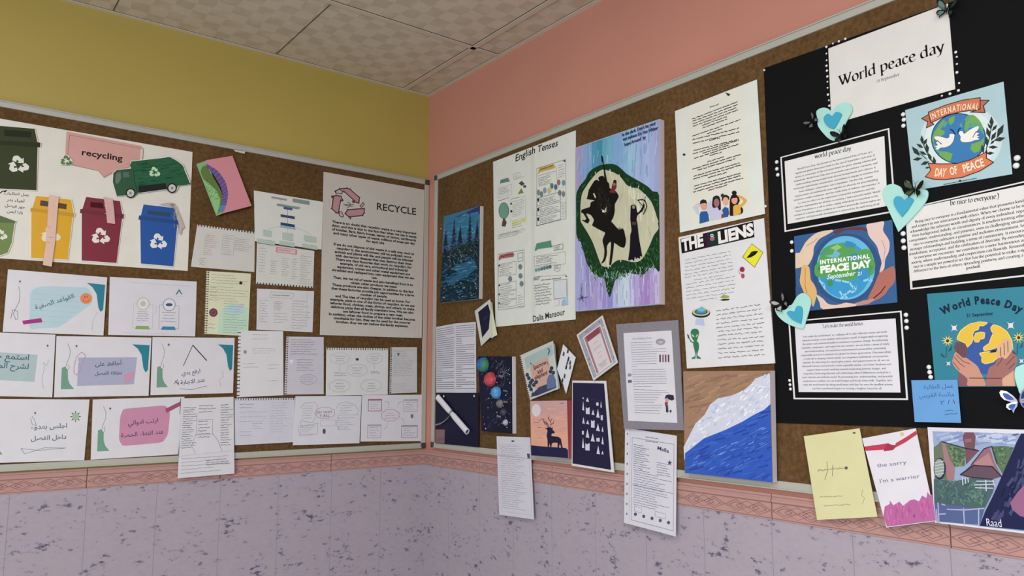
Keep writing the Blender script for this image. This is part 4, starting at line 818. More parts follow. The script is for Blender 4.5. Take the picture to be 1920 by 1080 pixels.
s.strokes(150, within(top, 2), ['#8fb0dc', '#7bb0d0', '#a8c8e2', '#8b9fd2', '#63a5c2', '#b3b8e0'], (10, 30), (2, 4), (84, 92)); s.strokes(170, within(bot, 2), ['#a99bd6', '#b9c9e4', '#9f86c8', '#c4d4e6', '#b6a4da', '#9b8fd0'], (10, 30), (2, 4), (86, 92))
ZB2 = zz(1080, 400, 6)
ring_o = Z(360, 258, 480, 255, 560, 300, 640, 375, 730, 430, 900, 530, 975, 600, 1054, 650) + ZB2(942, 180, 945, 640, 880, 600, 800, 640, 760, 690, 640, 680, 560, 670, 440, 760, 400, 900, 375, 940, 345, 850, 320, 740, 210, 690, 120, 550, 60, 330, 6, 230) + Z(4, 680, 28, 580, 60, 520, 120, 450, 170, 355, 260, 290)
s.poly(ring_o, '#173a23'); gr = ['#14341d', '#1f4a24', '#2d6131', '#123019', '#3b7140', '#0f2a16']
s.strokes(260, within(ZB2(6, 240, 110, 300, 230, 500, 400, 600, 700, 560, 930, 250, 940, 630, 800, 640, 640, 690, 450, 740, 390, 880, 330, 740, 210, 680, 110, 540), 2), gr, (3, 9), (1.5, 3.5), (30, 150))
s.strokes(120, within(ZB2(100, 520, 210, 620, 400, 660, 640, 620, 880, 560, 900, 640, 760, 730, 560, 720, 440, 830, 380, 940, 340, 860, 180, 740), 1), ['#8fae9a', '#5b8a5f', '#9cb8c0', '#2d6131', '#b2c6cf'], (3, 8), (1.2, 2.4), (50, 130))
s.strokes(60, within(Z(20, 640, 110, 500, 200, 370, 360, 280, 500, 280, 640, 420, 900, 560, 1040, 680, 1040, 800, 960, 700, 640, 480, 380, 310, 180, 450, 60, 700, 40, 1000, 10, 1000), 1), gr, (3, 9), (1.5, 3), (0, 180))
moon = Z(340, 325, 400, 335, 480, 360, 560, 410, 610, 470, 650, 520, 720, 555, 790, 565, 870, 630, 950, 720, 1000, 830, 1030, 930, 1052, 990) + ZB2(925, 100, 935, 170, 880, 250, 830, 370, 760, 500, 700, 545, 620, 545, 540, 525, 470, 530, 420, 565, 380, 598, 310, 598, 275, 550, 235, 440, 190, 320, 130, 210, 80, 130) + Z(62, 960, 62, 780, 80, 640, 120, 560, 190, 460, 270, 370)
s.poly(moon, '#c5c3a9'); s.strokes(120, within(moon, 5), ['#bdbaa0', '#cfcfb6', '#b5b296', '#d2d6bf', '#c0c0a6'], (8, 22), (3, 5), (75, 105)); s.strokes(30, within(Z(620, 560, 780, 580, 900, 700, 1000, 900, 940, 1000, 820, 1000, 640, 900), 6), ['#d8dcc8', '#cdd2ba'], (10, 24), (3, 5), (80, 100)); s.k += 12
HB = '#151414'
s.poly(Z(325, 150, 345, 165, 360, 265, 385, 380, 400, 470, 425, 500, 432, 560, 430, 620, 400, 640, 372, 480, 352, 270, 330, 215), HB)
s.poly(Z(300, 470, 290, 430, 320, 408, 360, 412, 385, 490, 420, 510, 435, 560, 500, 590, 545, 650, 540, 690, 500, 760, 498, 850, 480, 930, 455, 980, 480, 1010, 540, 1080, 600, 1070) + ZB2(440, 175, 500, 165, 540, 180, 560, 250, 568, 310, 550, 385, 500, 375, 455, 345, 435, 340, 425, 440, 405, 570, 380, 575, 390, 480, 400, 370, 395, 320, 355, 370, 355, 450, 345, 500, 330, 540, 290, 565, 320, 500, 325, 400, 305, 310, 325, 250, 330, 215, 260, 180, 190, 140) + Z(210, 1030, 235, 970, 195, 900, 150, 880, 140, 900, 180, 960, 150, 1008, 95, 975, 85, 960, 120, 965, 135, 940, 100, 880, 75, 870, 85, 830, 180, 800, 195, 740, 245, 715, 150, 700, 148, 680, 170, 580, 230, 480, 270, 455), HB)
s.poly(Z(222, 628, 240, 625, 262, 672, 250, 690), '#c9c6ac'); s.poly(Z(330, 825, 362, 840, 400, 790, 392, 868, 345, 868), '#d6d3bd')
s.strokes(70, within(Z(200, 500, 330, 480, 400, 600, 500, 640, 470, 900, 420, 960, 330, 900, 240, 820, 240, 600), 8), ['#262424', '#0e0d0d', '#333030', '#1c1a1a'], (5, 14), (1.5, 3), (40, 130))
s.poly(Z(470, 500, 520, 500, 522, 545, 500, 590, 512, 625, 440, 620, 430, 600, 455, 580), '#6f1d25'); s.poly(Z(480, 465, 500, 455, 522, 465, 520, 505, 480, 500), '#2b1a18'); s.ell(*Z(495, 512)[0], 2.2, 2.6, '#a5705e')
s.poly(Z(700, 800, 712, 775, 745, 770, 770, 790, 785, 870, 830, 830, 870, 760, 878, 790, 850, 850, 790, 900, 775, 960, 785, 1000, 790, 1075) + ZB2(690, 100, 705, 190, 720, 300, 752, 480, 728, 480, 728, 510, 700, 500, 685, 515, 670, 490, 660, 540, 640, 520, 595, 525, 612, 400, 618, 250, 632, 190, 618, 60), '#17131f')
s.poly(ZB2(635, 98, 690, 96, 685, 132, 642, 132), '#4a2e2c'); s.ell(*Z(738, 800)[0], 2.5, 3.4, '#a09484')
s.line(Z(790, 712, 850, 705, 885, 720, 905, 790, 885, 850, 860, 892), 3.4, HB); s.line(Z(790, 712, 855, 790, 888, 670), 2.2, HB); s.line(Z(870, 770, 878, 850), 2, '#222233'); s.line(Z(800, 710, 860, 890), 0.6, HB)
Zt = zz(1230-100, 130, 8)
s.text('In the dark. Don\'t let your', *Z5(1428, 140, 1765, 20), '#26285a', 'sans', 0.03, hp=6); s.text('vast sadness Do Not Wither', *Z5(1432, 185, 1785, 68), '#26285a', 'sans', 0.03, hp=6); s.text('hope Around  by', *Z5(1450, 238, 1665, 160), '#26285a', 'sans', 0.03, hp=6)
s.line(ZB2(72, 830, 62, 920, 80, 945), 1.6, '#3a5a72'); s.line(ZB2(22, 965, 140, 940), 1.6, '#262a55'); s.line(ZB2(60, 925, 95, 995), 1.4, '#262a55'); s.line(ZB2(95, 930, 45, 985), 1.4, '#262a55'); s.ell(*ZB2(72, 950)[0], 2, 2, '#262a55')
s.done()
# --- four people sheet
s = Sheet('essay_sheet', 'R', [(1265.5, 208.5), (1419, 149), (1434, 401), (1275, 436)], 0.0150, 0.0015, '#dde0da', 'white essay sheet with four cartoon people at the bottom', 'essay sheet')
Z = zz(1230, 130, 8)
s.poly([s.uv(0.14, 0.03), s.uv(0.83, 0.02), s.uv(0.83, 0.95), s.uv(0.14, 0.97)], '#e0dfd5')
for a, b, c, d, n_, k in (((808, 570), (942, 520), 0, 0, 1, 0), ((545, 745), (1240, 480), (555, 855), (1230, 608), 4, 0), ((692, 840), (1075, 705), (700, 880), (1070, 745), 2, 0), ((545, 1003), (1265, 752), 0, 0, 1, 0), ((770, 968), (1000, 885), 0, 0, 1, 0)):
    P = Z(*a, *b); Q = Z(*c, *d) if c else P; s.scrib(P[0], P[1], Q[0], Q[1], n_, '#262526', 2.3, 0.85, fill=(0.96, 1), gap=0.22)
Z = zz(1230, 260, 6)
for a, b in (((415, 55), (945, -80)), ((410, 12), (940, -120)), ((600, 20), (720, -10)), ((425, 135), (940, 5)), ((415, 172), (940, 15)), ((525, 165), (830, 70)), ((430, 222), (935, 60)), ((605, 190), (740, 152)), ((580, 262), (775, 200)), ((410, 345), (960, 175)), ((470, 355), (895, 225)), ((425, 425), (955, 268)), ((420, 455), (970, 292)), ((585, 440), (795, 378)), ((430, 535), (965, 385)), ((430, 568), (970, 410)), ((420, 602), (985, 440)), ((590, 582), (805, 520))):
    P = Z(*a, *b); s.scrib(P[0], P[1], P[0], P[1], 1, '#262526', 2.3, 0.85, fill=(0.97, 1), gap=0.22)
# the four cartoon people: arms, torso, head, hair
s.poly(Z(410, 770, 470, 720, 505, 730, 480, 800, 495, 870, 455, 840), '#c6c7dd'); s.poly(Z(560, 740, 620, 690, 660, 760, 640, 850, 590, 870), '#c6c7dd'); s.poly(Z(490, 958, 492, 860, 505, 820, 575, 815, 592, 860, 600, 928), '#17569b'); s.ell(*Z(540, 755)[0], 6.6, 8.6, '#d99e85'); s.poly(Z(495, 740, 500, 700, 530, 682, 565, 692, 578, 740, 560, 725, 520, 728), '#2a2226')
s.poly(Z(605, 925, 620, 800, 680, 775, 740, 800, 765, 890, 745, 900), '#c9c5e0'); s.poly(Z(632, 740, 640, 665, 680, 640, 715, 655, 730, 720, 732, 790, 715, 808, 690, 770, 655, 780, 640, 770), '#2b2126'); s.ell(*Z(683, 722)[0], 5.2, 8, '#9b6a68'); s.poly(Z(735, 895, 738, 850, 775, 840, 778, 885), '#7f3b4d')
s.poly(Z(745, 800, 775, 768, 815, 780, 825, 840, 810, 880, 770, 885), '#254f9a'); s.poly(Z(738, 700, 750, 640, 790, 630, 825, 650, 828, 690, 800, 680, 765, 700), '#232028'); s.ell(*Z(750, 640)[0], 3.4, 3.6, '#2c4039'); s.ell(*Z(785, 705)[0], 5.6, 8, '#e6a98f')
s.poly(Z(830, 860, 830, 740, 838, 670, 870, 625, 920, 640, 945, 700, 925, 740, 975, 780, 972, 840, 880, 865), '#231c22'); s.ell(*Z(882, 610)[0], 4.6, 4.2, '#231c22'); s.poly(Z(872, 862, 870, 770, 900, 745, 950, 740, 985, 700, 940, 665, 915, 640, 960, 645, 1022, 690, 1005, 730, 955, 780, 955, 840), '#dfab45'); s.ell(*Z(885, 690)[0], 5.8, 7.8, '#e79b85'); s.poly(Z(835, 690, 850, 640, 905, 635, 920, 665, 870, 668), '#231c22')
s.poly(zz(1230, 130, 8)(1040, 345, 1120, 375, 1085, 405), '#26352f'); s.ell(1283, 290, 2.6, 2.2, '#2a2c30'); s.done()
# --- THE (A)LIENS
s = Sheet('aliens_poster', 'R', [(1272, 445), (1432, 409), (1453, 681), (1288, 691)], 0.0150, 0.0025, '#dcdbe0', 'white THE ALIENS essay poster with flying saucers and a green alien', 'poster')
Z = zz(1240, 400, 6)
s.poly(Z(215, 290, 1035, 88, 1048, 268, 230, 452), '#171418'); s.poly(Z(470, 232, 515, 220, 520, 385, 475, 395), '#3a1230'); s.poly(Z(515, 220, 640, 190, 640, 355, 520, 385), '#15322f')
s.text('THE', *Z(240, 425, 475, 362), '#e8e6e6', 'sans', 0.05, hp=21.5); s.text('LIENS', *Z(640, 338, 1040, 240), '#e8e6e6', 'sans', 0.05, hp=21)
s.ell(*Z(570, 250)[0], 3.2, 3.2, '#d9d4d6'); s.ell(*Z(570, 250)[0], 1.4, 1.4, '#2b2b30'); s.poly(Z(548, 275, 600, 262, 598, 300, 570, 312, 548, 300), '#b05a68')
s.poly(Z(1018, 338, 1148, 440, 1050, 612, 910, 492), '#6d6a20'); s.poly(Z(1018, 345, 1140, 442, 1048, 602, 920, 490), '#e4de2a'); s.poly(Z(955, 505, 985, 470, 1020, 430, 1060, 422, 1092, 425, 1060, 465, 1010, 495), '#15140f'); s.ell(*Z(1020, 450)[0], 3, 2.6, '#2a2920')
for a, b, c, d, n_ in (((270, 525), (790, 425), (262, 690), (818, 588), 5), ((262, 722), (820, 628), (262, 724), (820, 630), 1), ((370, 750), (715, 690), (370, 752), (715, 692), 1), ((280, 800), (830, 708), (280, 965), (840, 880), 5), ((435, 978), (630, 950), (435, 980), (630, 952), 1)):
    s.scrib(*Z(*a, *b, *c, *d), n_, '#5a585e', 1.0, 1.6, fill=(0.97, 1), gap=0.3)
s.ell(*Z(910, 632)[0], 4.8, 5.2, '#a12d52'); s.ell(*Z(918, 705)[0], 3.4, 4.6, '#b23a60'); s.line(Z(868, 640, 880, 675, 905, 690), 1.2, '#8f2547'); s.ell(*Z(910, 630)[0], 2, 2.4, '#5e1a33')
s.poly(Z(660, 950, 700, 915, 765, 930, 765, 945, 715, 955), '#8ea63c'); s.poly(Z(655, 975, 700, 962, 770, 962, 760, 978, 700, 985), '#2a2f1c')
Z = zz(1240, 540, 6)
s.ell(*Z(447, 280)[0], 17.5, 9.2, '#20222a', 0.06); s.ell(*Z(447, 270)[0], 16.6, 7.4, '#b9b595', 0.06); s.ell(*Z(449, 268)[0], 12, 5, '#26303a', 0.05); s.ell(*Z(450, 268)[0], 10, 3.8, '#3a8cae', 0.05); s.poly(Z(405, 255, 425, 225, 455, 207, 480, 222, 500, 255, 455, 268), '#6fb4d6'); s.poly(Z(392, 345, 478, 345, 488, 425, 380, 412), '#b5c4e2')
G = '#2a7350'
s.poly(Z(378, 458, 415, 470, 425, 510, 412, 560, 398, 598, 372, 600, 345, 560, 332, 510, 342, 472), G); s.poly(Z(340, 515, 365, 530, 375, 555, 350, 545), '#b7cf8a'); s.poly(Z(418, 515, 395, 532, 388, 556, 408, 545), '#b7cf8a')
s.poly(Z(372, 598, 398, 598, 422, 622, 424, 680, 410, 730, 408, 760, 445, 785, 440, 798, 400, 795, 392, 700, 385, 795, 345, 800, 350, 782, 380, 765, 375, 700, 362, 650, 362, 615), G); s.line(Z(365, 618, 335, 600, 312, 562), 3.2, G); s.poly(Z(290, 515, 310, 530, 318, 560, 300, 565, 298, 545), '#1d4a38')
for a, b, c, d, n_ in (((620, 258), (1120, 185), (618, 450), (1165, 390), 5), ((640, 490), (1140, 440), (630, 585), (1160, 545), 3), ((640, 635), (1160, 592), (640, 785), (1175, 745), 4)):
    s.scrib(*Z(*a, *b, *c, *d), n_, '#45434c', 1.15, 1.7, fill=(0.97, 1), gap=0.3)
s.done()
# --- beach painting
s = canvas('beach_painting', [(1281, 696), (1445, 695), (1449, 905), (1284, 887)], 0.040, 0.019, '#9c7a63', 'large canvas of brown sand, white surf and blue sea', 'painting', '#cfc6cf')
Z = zz(1100, 570, 4.8); Zb = zz(780, 800, 2.6667)
s.strokes(130, within([s.uv(0.01, 0.02), s.uv(0.97, 0.02), s.uv(0.7, 0.3), s.uv(0.01, 0.6)], 3), ['#a37f64', '#927060', '#9b7863', '#a9886f', '#896a58'], (10, 26), (3, 6), (5, 35))
surf = [(1281.8, 838)] + Z(980, 1075, 1060, 1000, 1110, 905, 1180, 850, 1300, 825, 1410, 780, 1480, 720, 1520, 670, 1600, 640, 1652, 628)
sea = Z(1655, 900, 1600, 950, 1500, 1000, 1400, 1060) + [(1360, 806), (1320, 822), (1300, 838), (1284.5, 850)]
s.poly(surf + Z(1655, 905, 1600, 955, 1500, 1010, 1400, 1070) + [(1360, 812), (1320, 828), (1300, 842), (1284.5, 862), (1283, 860)], '#cdd0e2', sm=False); s.poly(sea + [(1284.3, 886.5), (1449, 904.6)], '#2a56b8', sm=False)
s.strokes(150, within([(1284, 850), (1340, 815), (1400, 790), (1446, 760), (1448.5, 900), (1286, 884)], 3), ['#2450b5', '#1f46a6', '#3466c6', '#2c5cc0', '#1c3f9c'], (10, 28), (2, 5), (8, 32))
s.strokes(130, within(surf + Z(1652, 880, 1500, 980, 1400, 1040) + [(1360, 800), (1300, 838)], 3), ['#dfe1ec', '#c2c6de', '#d5d7e8', '#b5bbd8', '#eceef4'], (4, 10), (2.5, 5), (0, 70))
s.strokes(45, within([(1290, 860), (1400, 805), (1444, 800), (1444, 860), (1380, 880), (1300, 880)], 3), ['#6d90d6', '#8aa8e0', '#5b80cc'], (6, 16), (0.9, 1.8), (18, 36)); s.done()
# --- grey framed essay
rf = empty('framed_essay', pt('R', 1215, 800, 0.012), 'essay sheet in a broad speckled grey mount', 'framed sheet')
s = Sheet('grey_mount', 'R', [(1155, 608), (1271, 600), (1282.5, 807), (1170, 804)], [0.016, 0.028], 0.004, M('#827e88', 0.8, 0.18, 120, name='speckled_grey_card'), parent=rf); s.done()
s = Sheet('essay_sheet', 'R', [(1169, 624.6), (1259, 619.6), (1270, 793), (1178, 789)], 0.02, 0.0003, '#d5d4de', parent=rf, on=s)
Z = zz(1160, 600, 5.146)
s.text('Your Wedding Dress?', *Z(132, 192, 318, 180), '#5c5a70', 'serif', 1.1)
for a, b, c, d, n_ in (((115, 222), (335, 212), (118, 265), (330, 260), 3), ((120, 290), (465, 275), (122, 312), (468, 302), 2), ((124, 335), (372, 325), (128, 425), (372, 418), 5), ((128, 450), (185, 446), (128, 452), (185, 448), 1), ((130, 480), (450, 474), (140, 618), (475, 612), 7), ((142, 642), (325, 640), (142, 644), (325, 642), 1), ((145, 672), (460, 680), (150, 700), (485, 702), 2), ((148, 722), (418, 722), (152, 790), (350, 795), 4), ((152, 825), (430, 822), (158, 892), (400, 902), 4)): s.scrib(*Z(*a, *b, *c, *d), n_, '#6c6a84', 1.1, 0.35, fill=(0.96, 1), gap=0.08)
s.ell(*Z(404, 210)[0], 9, 6, '#9a93a0'); s.ell(*Z(404, 214)[0], 5, 2.6, '#b9b3bf')
for x, c in ((400, '#3c3244'), (428, '#8a5a66'), (454, '#7d3f52'), (482, '#58304a')): s.poly(Z(x-8, 335, x+7, 333, x+8, 405, x-6, 407), c)
s.poly(Z(88, 518, 122, 516, 124, 542, 90, 545), '#8d8a9c'); s.poly(Z(90, 580, 126, 578, 128, 604, 92, 606), '#5c596e')
s.poly(Z(445, 760, 455, 728, 480, 718, 530, 725, 538, 765, 515, 778, 480, 765), '#302f45'); s.ell(*Z(466, 776)[0], 3.2, 4.6, '#c49a98'); s.poly(Z(446, 795, 472, 790, 476, 830, 450, 835), '#7d3648'); s.poly(Z(455, 832, 478, 830, 482, 890, 458, 892), '#34364e'); s.ell(*Z(502, 880)[0], 2, 2.6, '#4a495e'); s.done()
# --- dark picture with tiny white tents
rd = empty('tents_picture', pt('R', 1108, 870, 0.012), 'dark blue picture with rows of tiny white tents and white edging', 'picture')
s = Sheet('backing_card', 'R', [(1073, 713.5), (1136, 714), (1151, 886), (1072, 873)], [0.017, 0.032], 0.003, '#d8d6da', parent=rd); s.done()
s = Sheet('dark_face', 'R', [(1074, 717.5), (1132.5, 719), (1145.5, 881), (1073.5, 869)], 0.02, 0.0003, '#252340', parent=rd, rough=0.5, on=s)
Z = zz(1070, 700, 5.69)
for y in (275, 400, 520, 650, 780): s.line(Z(122, y-20, 330, y+20), 0.4, '#4b4a68')
for i, (x, y, w_, h_) in enumerate([(133, 262, 18, 22), (180, 280, 34, 44), (285, 325, 26, 44), (325, 330, 16, 70), (135, 345, 22, 100), (183, 395, 40, 84), (240, 415, 32, 56), (292, 425, 36, 96), (333, 468, 22, 66), (138, 500, 26, 72), (183, 520, 34, 44), (238, 535, 38, 92), (293, 575, 40, 80), (342, 595, 20, 56), (132, 630, 20, 50), (182, 640, 38, 92), (238, 685, 44, 84), (294, 705, 34, 50), (343, 715, 24, 84), (135, 740, 26, 112), (182, 780, 46, 88), (297, 815, 36, 92), (343, 845, 24, 36)]):
    k = i % 3 == 2
    P = Z(x-w_/2, y+h_/2-4, x, y-h_/2, x+w_/2, y+h_/2+4) if not k else Z(x-w_/2, y-h_/2+6, x-w_/5, y-h_/4, x+w_/4, y-h_/3, x+w_/2, y-h_/2+8, x+w_/2, y+h_/2, x-w_/2, y+h_/2-4)
    s.poly(P, '#cfcde0'); s.line([P[0], P[-1]], 0.6, '#6c6a8c')
s.done()
# --- deer canvas
s = canvas('deer_painting', [(994, 752), (1063, 751), (1066, 860), (996, 854)], 0.045, 0.024, '#cf9a92', 'small red-edged canvas of a stag silhouette under a pale moon', 'painting', '#a24a50')
Z = zz(800, 700, 4.8)
for k, c in enumerate(('#c3a0a0', '#c99c9b', '#cf9f98', '#d69f91', '#dba08c', '#e0a68c', '#dfa488')): s.poly([s.uv(0.005, 0.006+k*0.115), s.uv(0.995, 0.006+k*0.115), s.uv(0.995, 0.12+k*0.115), s.uv(0.005, 0.12+k*0.115)], c); s.k -= 1
s.k += 3
s.strokes(80, within([s.uv(0.02, 0.1), s.uv(0.98, 0.1), s.uv(0.98, 0.78), s.uv(0.02, 0.78)], 3), ['#d29a90', '#dba691', '#c9a0a0', '#e2ab90'], (8, 20), (2, 4), (-4, 6))
s.ell(*Z(987, 332)[0], 8.4, 11.8, '#d6cfd9'); s.poly(Z(938, 648, 1010, 655, 1100, 662, 1250, 672, 1272, 690, 1274, 765, 1200, 758, 940, 738), '#232347')
D = '#23203a'
s.poly(Z(1078, 500, 1062, 492, 1085, 490, 1100, 482, 1120, 490, 1138, 488, 1132, 505, 1150, 525, 1152, 538, 1128, 542, 1128, 565, 1180, 570, 1208, 590, 1215, 625, 1225, 668, 1212, 672, 1200, 632, 1190, 668, 1178, 668, 1180, 628, 1130, 628, 1122, 662, 1112, 662, 1108, 630, 1100, 662, 1090, 660, 1088, 600, 1080, 560, 1088, 520), D)
for P in ((1095, 490, 1080, 450, 1055, 440, 1048, 405), (1085, 460, 1062, 455, 1060, 425), (1115, 488, 1120, 450, 1100, 410, 1102, 380), (1120, 460, 1140, 450, 1145, 430), (1112, 440, 1128, 410), (1105, 420, 1092, 400), (1100, 480, 1092, 455, 1070, 432)): s.line(Z(*P), 2.2, D)
for P in ((965, 445, 985, 438, 998, 446, 1010, 440), (1010, 430, 1040, 408, 1050, 420, 1062, 412), (998, 490, 1015, 484, 1032, 488), (1200, 262, 1220, 275, 1232, 262)): s.line(Z(*P), 1.2, '#4a3d55')
s.done()
# --- planets canvas with glued planet cut-outs
s = canvas('planets_canvas', [(896, 668), (960, 668.5), (961, 813), (903, 808)], 0.030, 0.018, '#17182f', 'tall starry black canvas with a column of planet cut-outs', 'painting', '#d5d3da')
Z = zz(800, 580, 4.8)
s.strokes(90, within([s.uv(0.1, 0.02), s.uv(0.9, 0.02), s.uv(0.9, 0.98), s.uv(0.15, 0.98)], 2), ['#1f2140', '#26284a', '#13142a', '#2b2b4f'], (4, 14), (2, 5), (30, 120))
s.strokes(25, within(Z(600, 440, 700, 440, 740, 600, 650, 640), 1), ['#4b4c66', '#3a3b58'], (3, 8), (2, 4), (40, 110))
for i in range(70): x, y = s.uv(random.uniform(0.06, 0.97), random.uniform(0.03, 0.97)); s.ell(x, y, *[random.choice([0.5, 0.6, 0.9])]*2, '#c9cad6', N=6); s.k -= 1
s.k += 2
for x, y, t in ((650, 610, 'Mars'), (690, 738, 'Uranus'), (692, 838, 'Venus'), (632, 970, 'Pluto')): s.text(t, *Z(x, y, x+38, y+3), '#b9bac8', 'sans')
pl = s.done()
def two_tone(name, a, b, scale):
    m, nt, bs = newmat(name); tc = nt.nodes.new('ShaderNodeTexCoord'); no = nt.nodes.new('ShaderNodeTexNoise'); no.inputs['Scale'].default_value = scale; no.inputs['Detail'].default_value = 4
    nt.links.new(tc.outputs['Object'], no.inputs['Vector']); r = ramp(nt, no.outputs['Fac'], [(0.47, rgb(a)), (0.56, rgb(b))]); nt.links.new(r.outputs[0], bs.inputs['Base Color']); bs.inputs['Roughness'].default_value = 0.6
    return m
def ball(x, y, ry, mat, lab):
    """painted foam half ball glued on the canvas"""
    px, py = Z(x, y)[0]; c = pt('R', px, py, 0.030); rr = (pt('R', px, py-ry, 0.030)-c).length; n, e, u = WN['R'], WE['R'], Vector((0, 0, 1))
    V, Fc = [], []; NR = 9
    for i in range(NR):
        t = i/(NR-1)*math.pi/2*0.995
        for k in range(24): a = k/24*6.2832; V.append(c + n*(rr*math.sin(t)) + (e*math.cos(a)+u*math.sin(a))*rr*math.cos(t))
    for i in range(NR-1):
        for k in range(24): Fc.append((i*24+k, i*24+(k+1) % 24, (i+1)*24+(k+1) % 24, (i+1)*24+k))
    o = link_mesh('planet_ball', V, Fc, [mat], [0]*len(Fc), pl); o['label'] = lab
    for p in o.data.polygons: p.use_smooth = True
ball(518, 500, 14.5, two_tone('earth_paint', '#1f66ad', '#3f8248', 28), 'blue and green earth'); ball(582, 632, 14.2, two_tone('red_planet_paint', '#b23c49', '#c9505a', 40), 'red planet')
ball(634, 750, 12.2, two_tone('light_blue_planet_paint', '#4a8cca', '#61a3d8', 40), 'light blue planet'); ball(664, 851, 8.2, two_tone('brown_planet_paint', '#6b655e', '#85807a', 60), 'grey brown planet')
ball(697, 926, 7.6, two_tone('dark_planet_paint', '#2c2d42', '#3b3c55', 60), 'dark planet'); ball(714, 1019, 6.2, two_tone('moon_paint', '#9a98b0', '#b2b0c6', 60), 'pale moon')
# --- two-column story
rs = empty('folded_story', pt('R', 856, 736, 0.012), 'printed two-column story folded down its middle, beside the board corner', 'story sheet')
sp = random.Random(3)
for q, nm in (([(818, 613), (853.5, 606.5), (854, 736.5), (818, 736)], 'page'), ([(853.5, 606.5), (892, 603.5), (893, 736.5), (854, 736.5)], 'page')):
    s = Sheet('page', 'R', q, [0.014, 0.019, 0.019, 0.014] if q[0][0] < 830 else [0.019, 0.014, 0.014, 0.019], 0.0006, '#cdccd6', parent=rs)
    n_ = 30
    for i in range(n_):
        b = 0.04+0.93*i/n_; f = sp.choice([0.98, 0.95, 0.97, 0.93, 0.96, 0.5, 0.3, 0.94, 0.97, 0.98])
        s.scrib(s.uv(0.04, b), s.uv(0.04+0.92*f, b), s.uv(0.04, b), s.uv(0.04+0.92*f, b), 1, '#55546a', 1.9, 0.22, fill=(1, 1), gap=0.05)
    s.done()
# --- dark card with a rolled scroll
rb = empty('scroll_card', pt('R', 857, 836, 0.012), 'dark navy card with a white paper scroll tied across it', 'card')
s = Sheet('navy_card', 'R', [(818, 737.5), (897, 736.5), (897, 838.5), (816, 831)], 0.0225, 0.002, '#161730', parent=rb, rough=0.4); Z = zz(800, 700, 4.8)
s.poly(Z(80, 505, 162, 505, 160, 632, 78, 625), '#7d5d60'); s.line(Z(90, 560, 150, 535), 2, '#9a7a78'); s.line(Z(85, 600, 155, 590), 2, '#5f464c'); s.done()
A, B = pt('R', *Z(100, 215)[0], 0.033), pt('R', *Z(368, 528)[0], 0.033)
ax = (B-A).normalized(); n1 = ax.cross(WN['R']).normalized(); n2 = WN['R']; V, Fc, mi = [], [], []
for i in range(25):
    q = i/24; c = A.lerp(B, q); r_ = 0.0135*(1-0.25*abs(math.sin((q-0.46)*3))*0 - 0.28*math.exp(-((q-0.47)/0.06)**2))
    for k in range(16): t = k/16*6.2832; V.append(c + n1*r_*math.cos(t) + n2*r_*0.7*math.sin(t))
for i in range(24):
    for k in range(16): Fc.append((i*16+k, i*16+(k+1) % 16, (i+1)*16+(k+1) % 16, (i+1)*16+k)); mi.append(0)
for e_, base in ((0, A), (24, B)):
    n0 = len(V)
    for k in range(16): t = k/16*6.2832; V.append(base + (ax*0.004 if e_ == 0 else ax*-0.004) + n1*0.009*math.cos(t) + n2*0.006*math.sin(t))
    for k in range(16): Fc.append((e_*16+k, e_*16+(k+1) % 16, n0+(k+1) % 16, n0+k)); mi.append(0)
    Fc.append(tuple(n0+k for k in range(16))); mi.append(1)
o = link_mesh('scroll', V, Fc, [M('#dcdae2', 0.5), M('#4a4668', 0.7)], mi, rb); [setattr(p, 'use_smooth', True) for p in o.data.polygons]
V, Fc = [], []; path = [Z(225, 318)[0], Z(222, 345)[0], Z(212, 370)[0], Z(190, 400)[0], Z(160, 430)[0], Z(125, 452)[0], Z(90, 462)[0], Z(78, 465)[0]]
for i, p in enumerate(path):
    c = pt('R', *p, 0.043-0.0028*i); 
    for dz in (-0.0035, 0.0035): V.append(c + Vector((0, 0, dz)) + WE['R']*dz*0.6)
for i in range(len(path)-1): Fc.append((2*i, 2*i+1, 2*i+3, 2*i+2))
o = link_mesh('ribbon', V, Fc, [M('#7d7a86', 0.5)], [0]*len(Fc), rb)
V, Fc = [], []; c0 = A.lerp(B, 0.47)
for i in range(17):
    t = i/16*6.2832; c = c0 + n1*0.0112*math.cos(t) + n2*0.0085*math.sin(t)
    V += [c-ax*0.004, c+ax*0.004]
for i in range(16): Fc.append((2*i, 2*i+1, 2*i+3, 2*i+2))
link_mesh('ribbon', V, Fc, [M('#8a8792', 0.5)], [0]*16, rb)
# --- small booklets standing open
r = empty('photo_booklet', pt('R', 911, 640, 0.012), 'small white booklet with a black cover picture, pinned open', 'booklet')
for k in range(4):
    Sheet('page', 'R', [(918+k*0.8, 562+k), (920.5+k*0.9, 565+k), (932.5-k*1.2, 628-k*0.4), (921+k, 634)], [0.040-k*0.004, 0.030-k*0.003, 0.020, 0.032-k*0.003], 0.0007, '#c9ccb2' if k % 2 == 0 else '#dddccb', parent=r, exact=True).done()
s = Sheet('cover', 'R', [(890, 583), (918.5, 561), (922, 630), (902, 649)], [0.014, 0.042, 0.042, 0.014], 0.001, '#d8d6d2', parent=r)
Zc = zz(800, 470, 6); s.poly(Zc(578, 692, 690, 600, 716, 690, 700, 880, 625, 980, 606, 860), '#1b1d38'); s.line(Zc(640, 780, 680, 735), 1.2, '#5a5c78'); s.line(Zc(545, 684, 715, 552), 1.2, '#b9b7b4'); s.done()
r = empty('sparrow_booklet', pt('R', 1010, 745, 0.012), 'spiral booklet titled Sparrow and elephant, pinned open above the stag canvas', 'booklet')
Z = zz(800, 580, 4.8)
for k in range(3): Sheet('page', 'R', [(1036+k, 640+k*2), (1039+k, 646), (1050-k*1.5, 728-k), (1044, 731-k)], [0.045, 0.036, 0.030, 0.042], 0.0006, ['#bfc9d2', '#d9dbe0', '#a9bac8'][k], parent=r, exact=True).done()
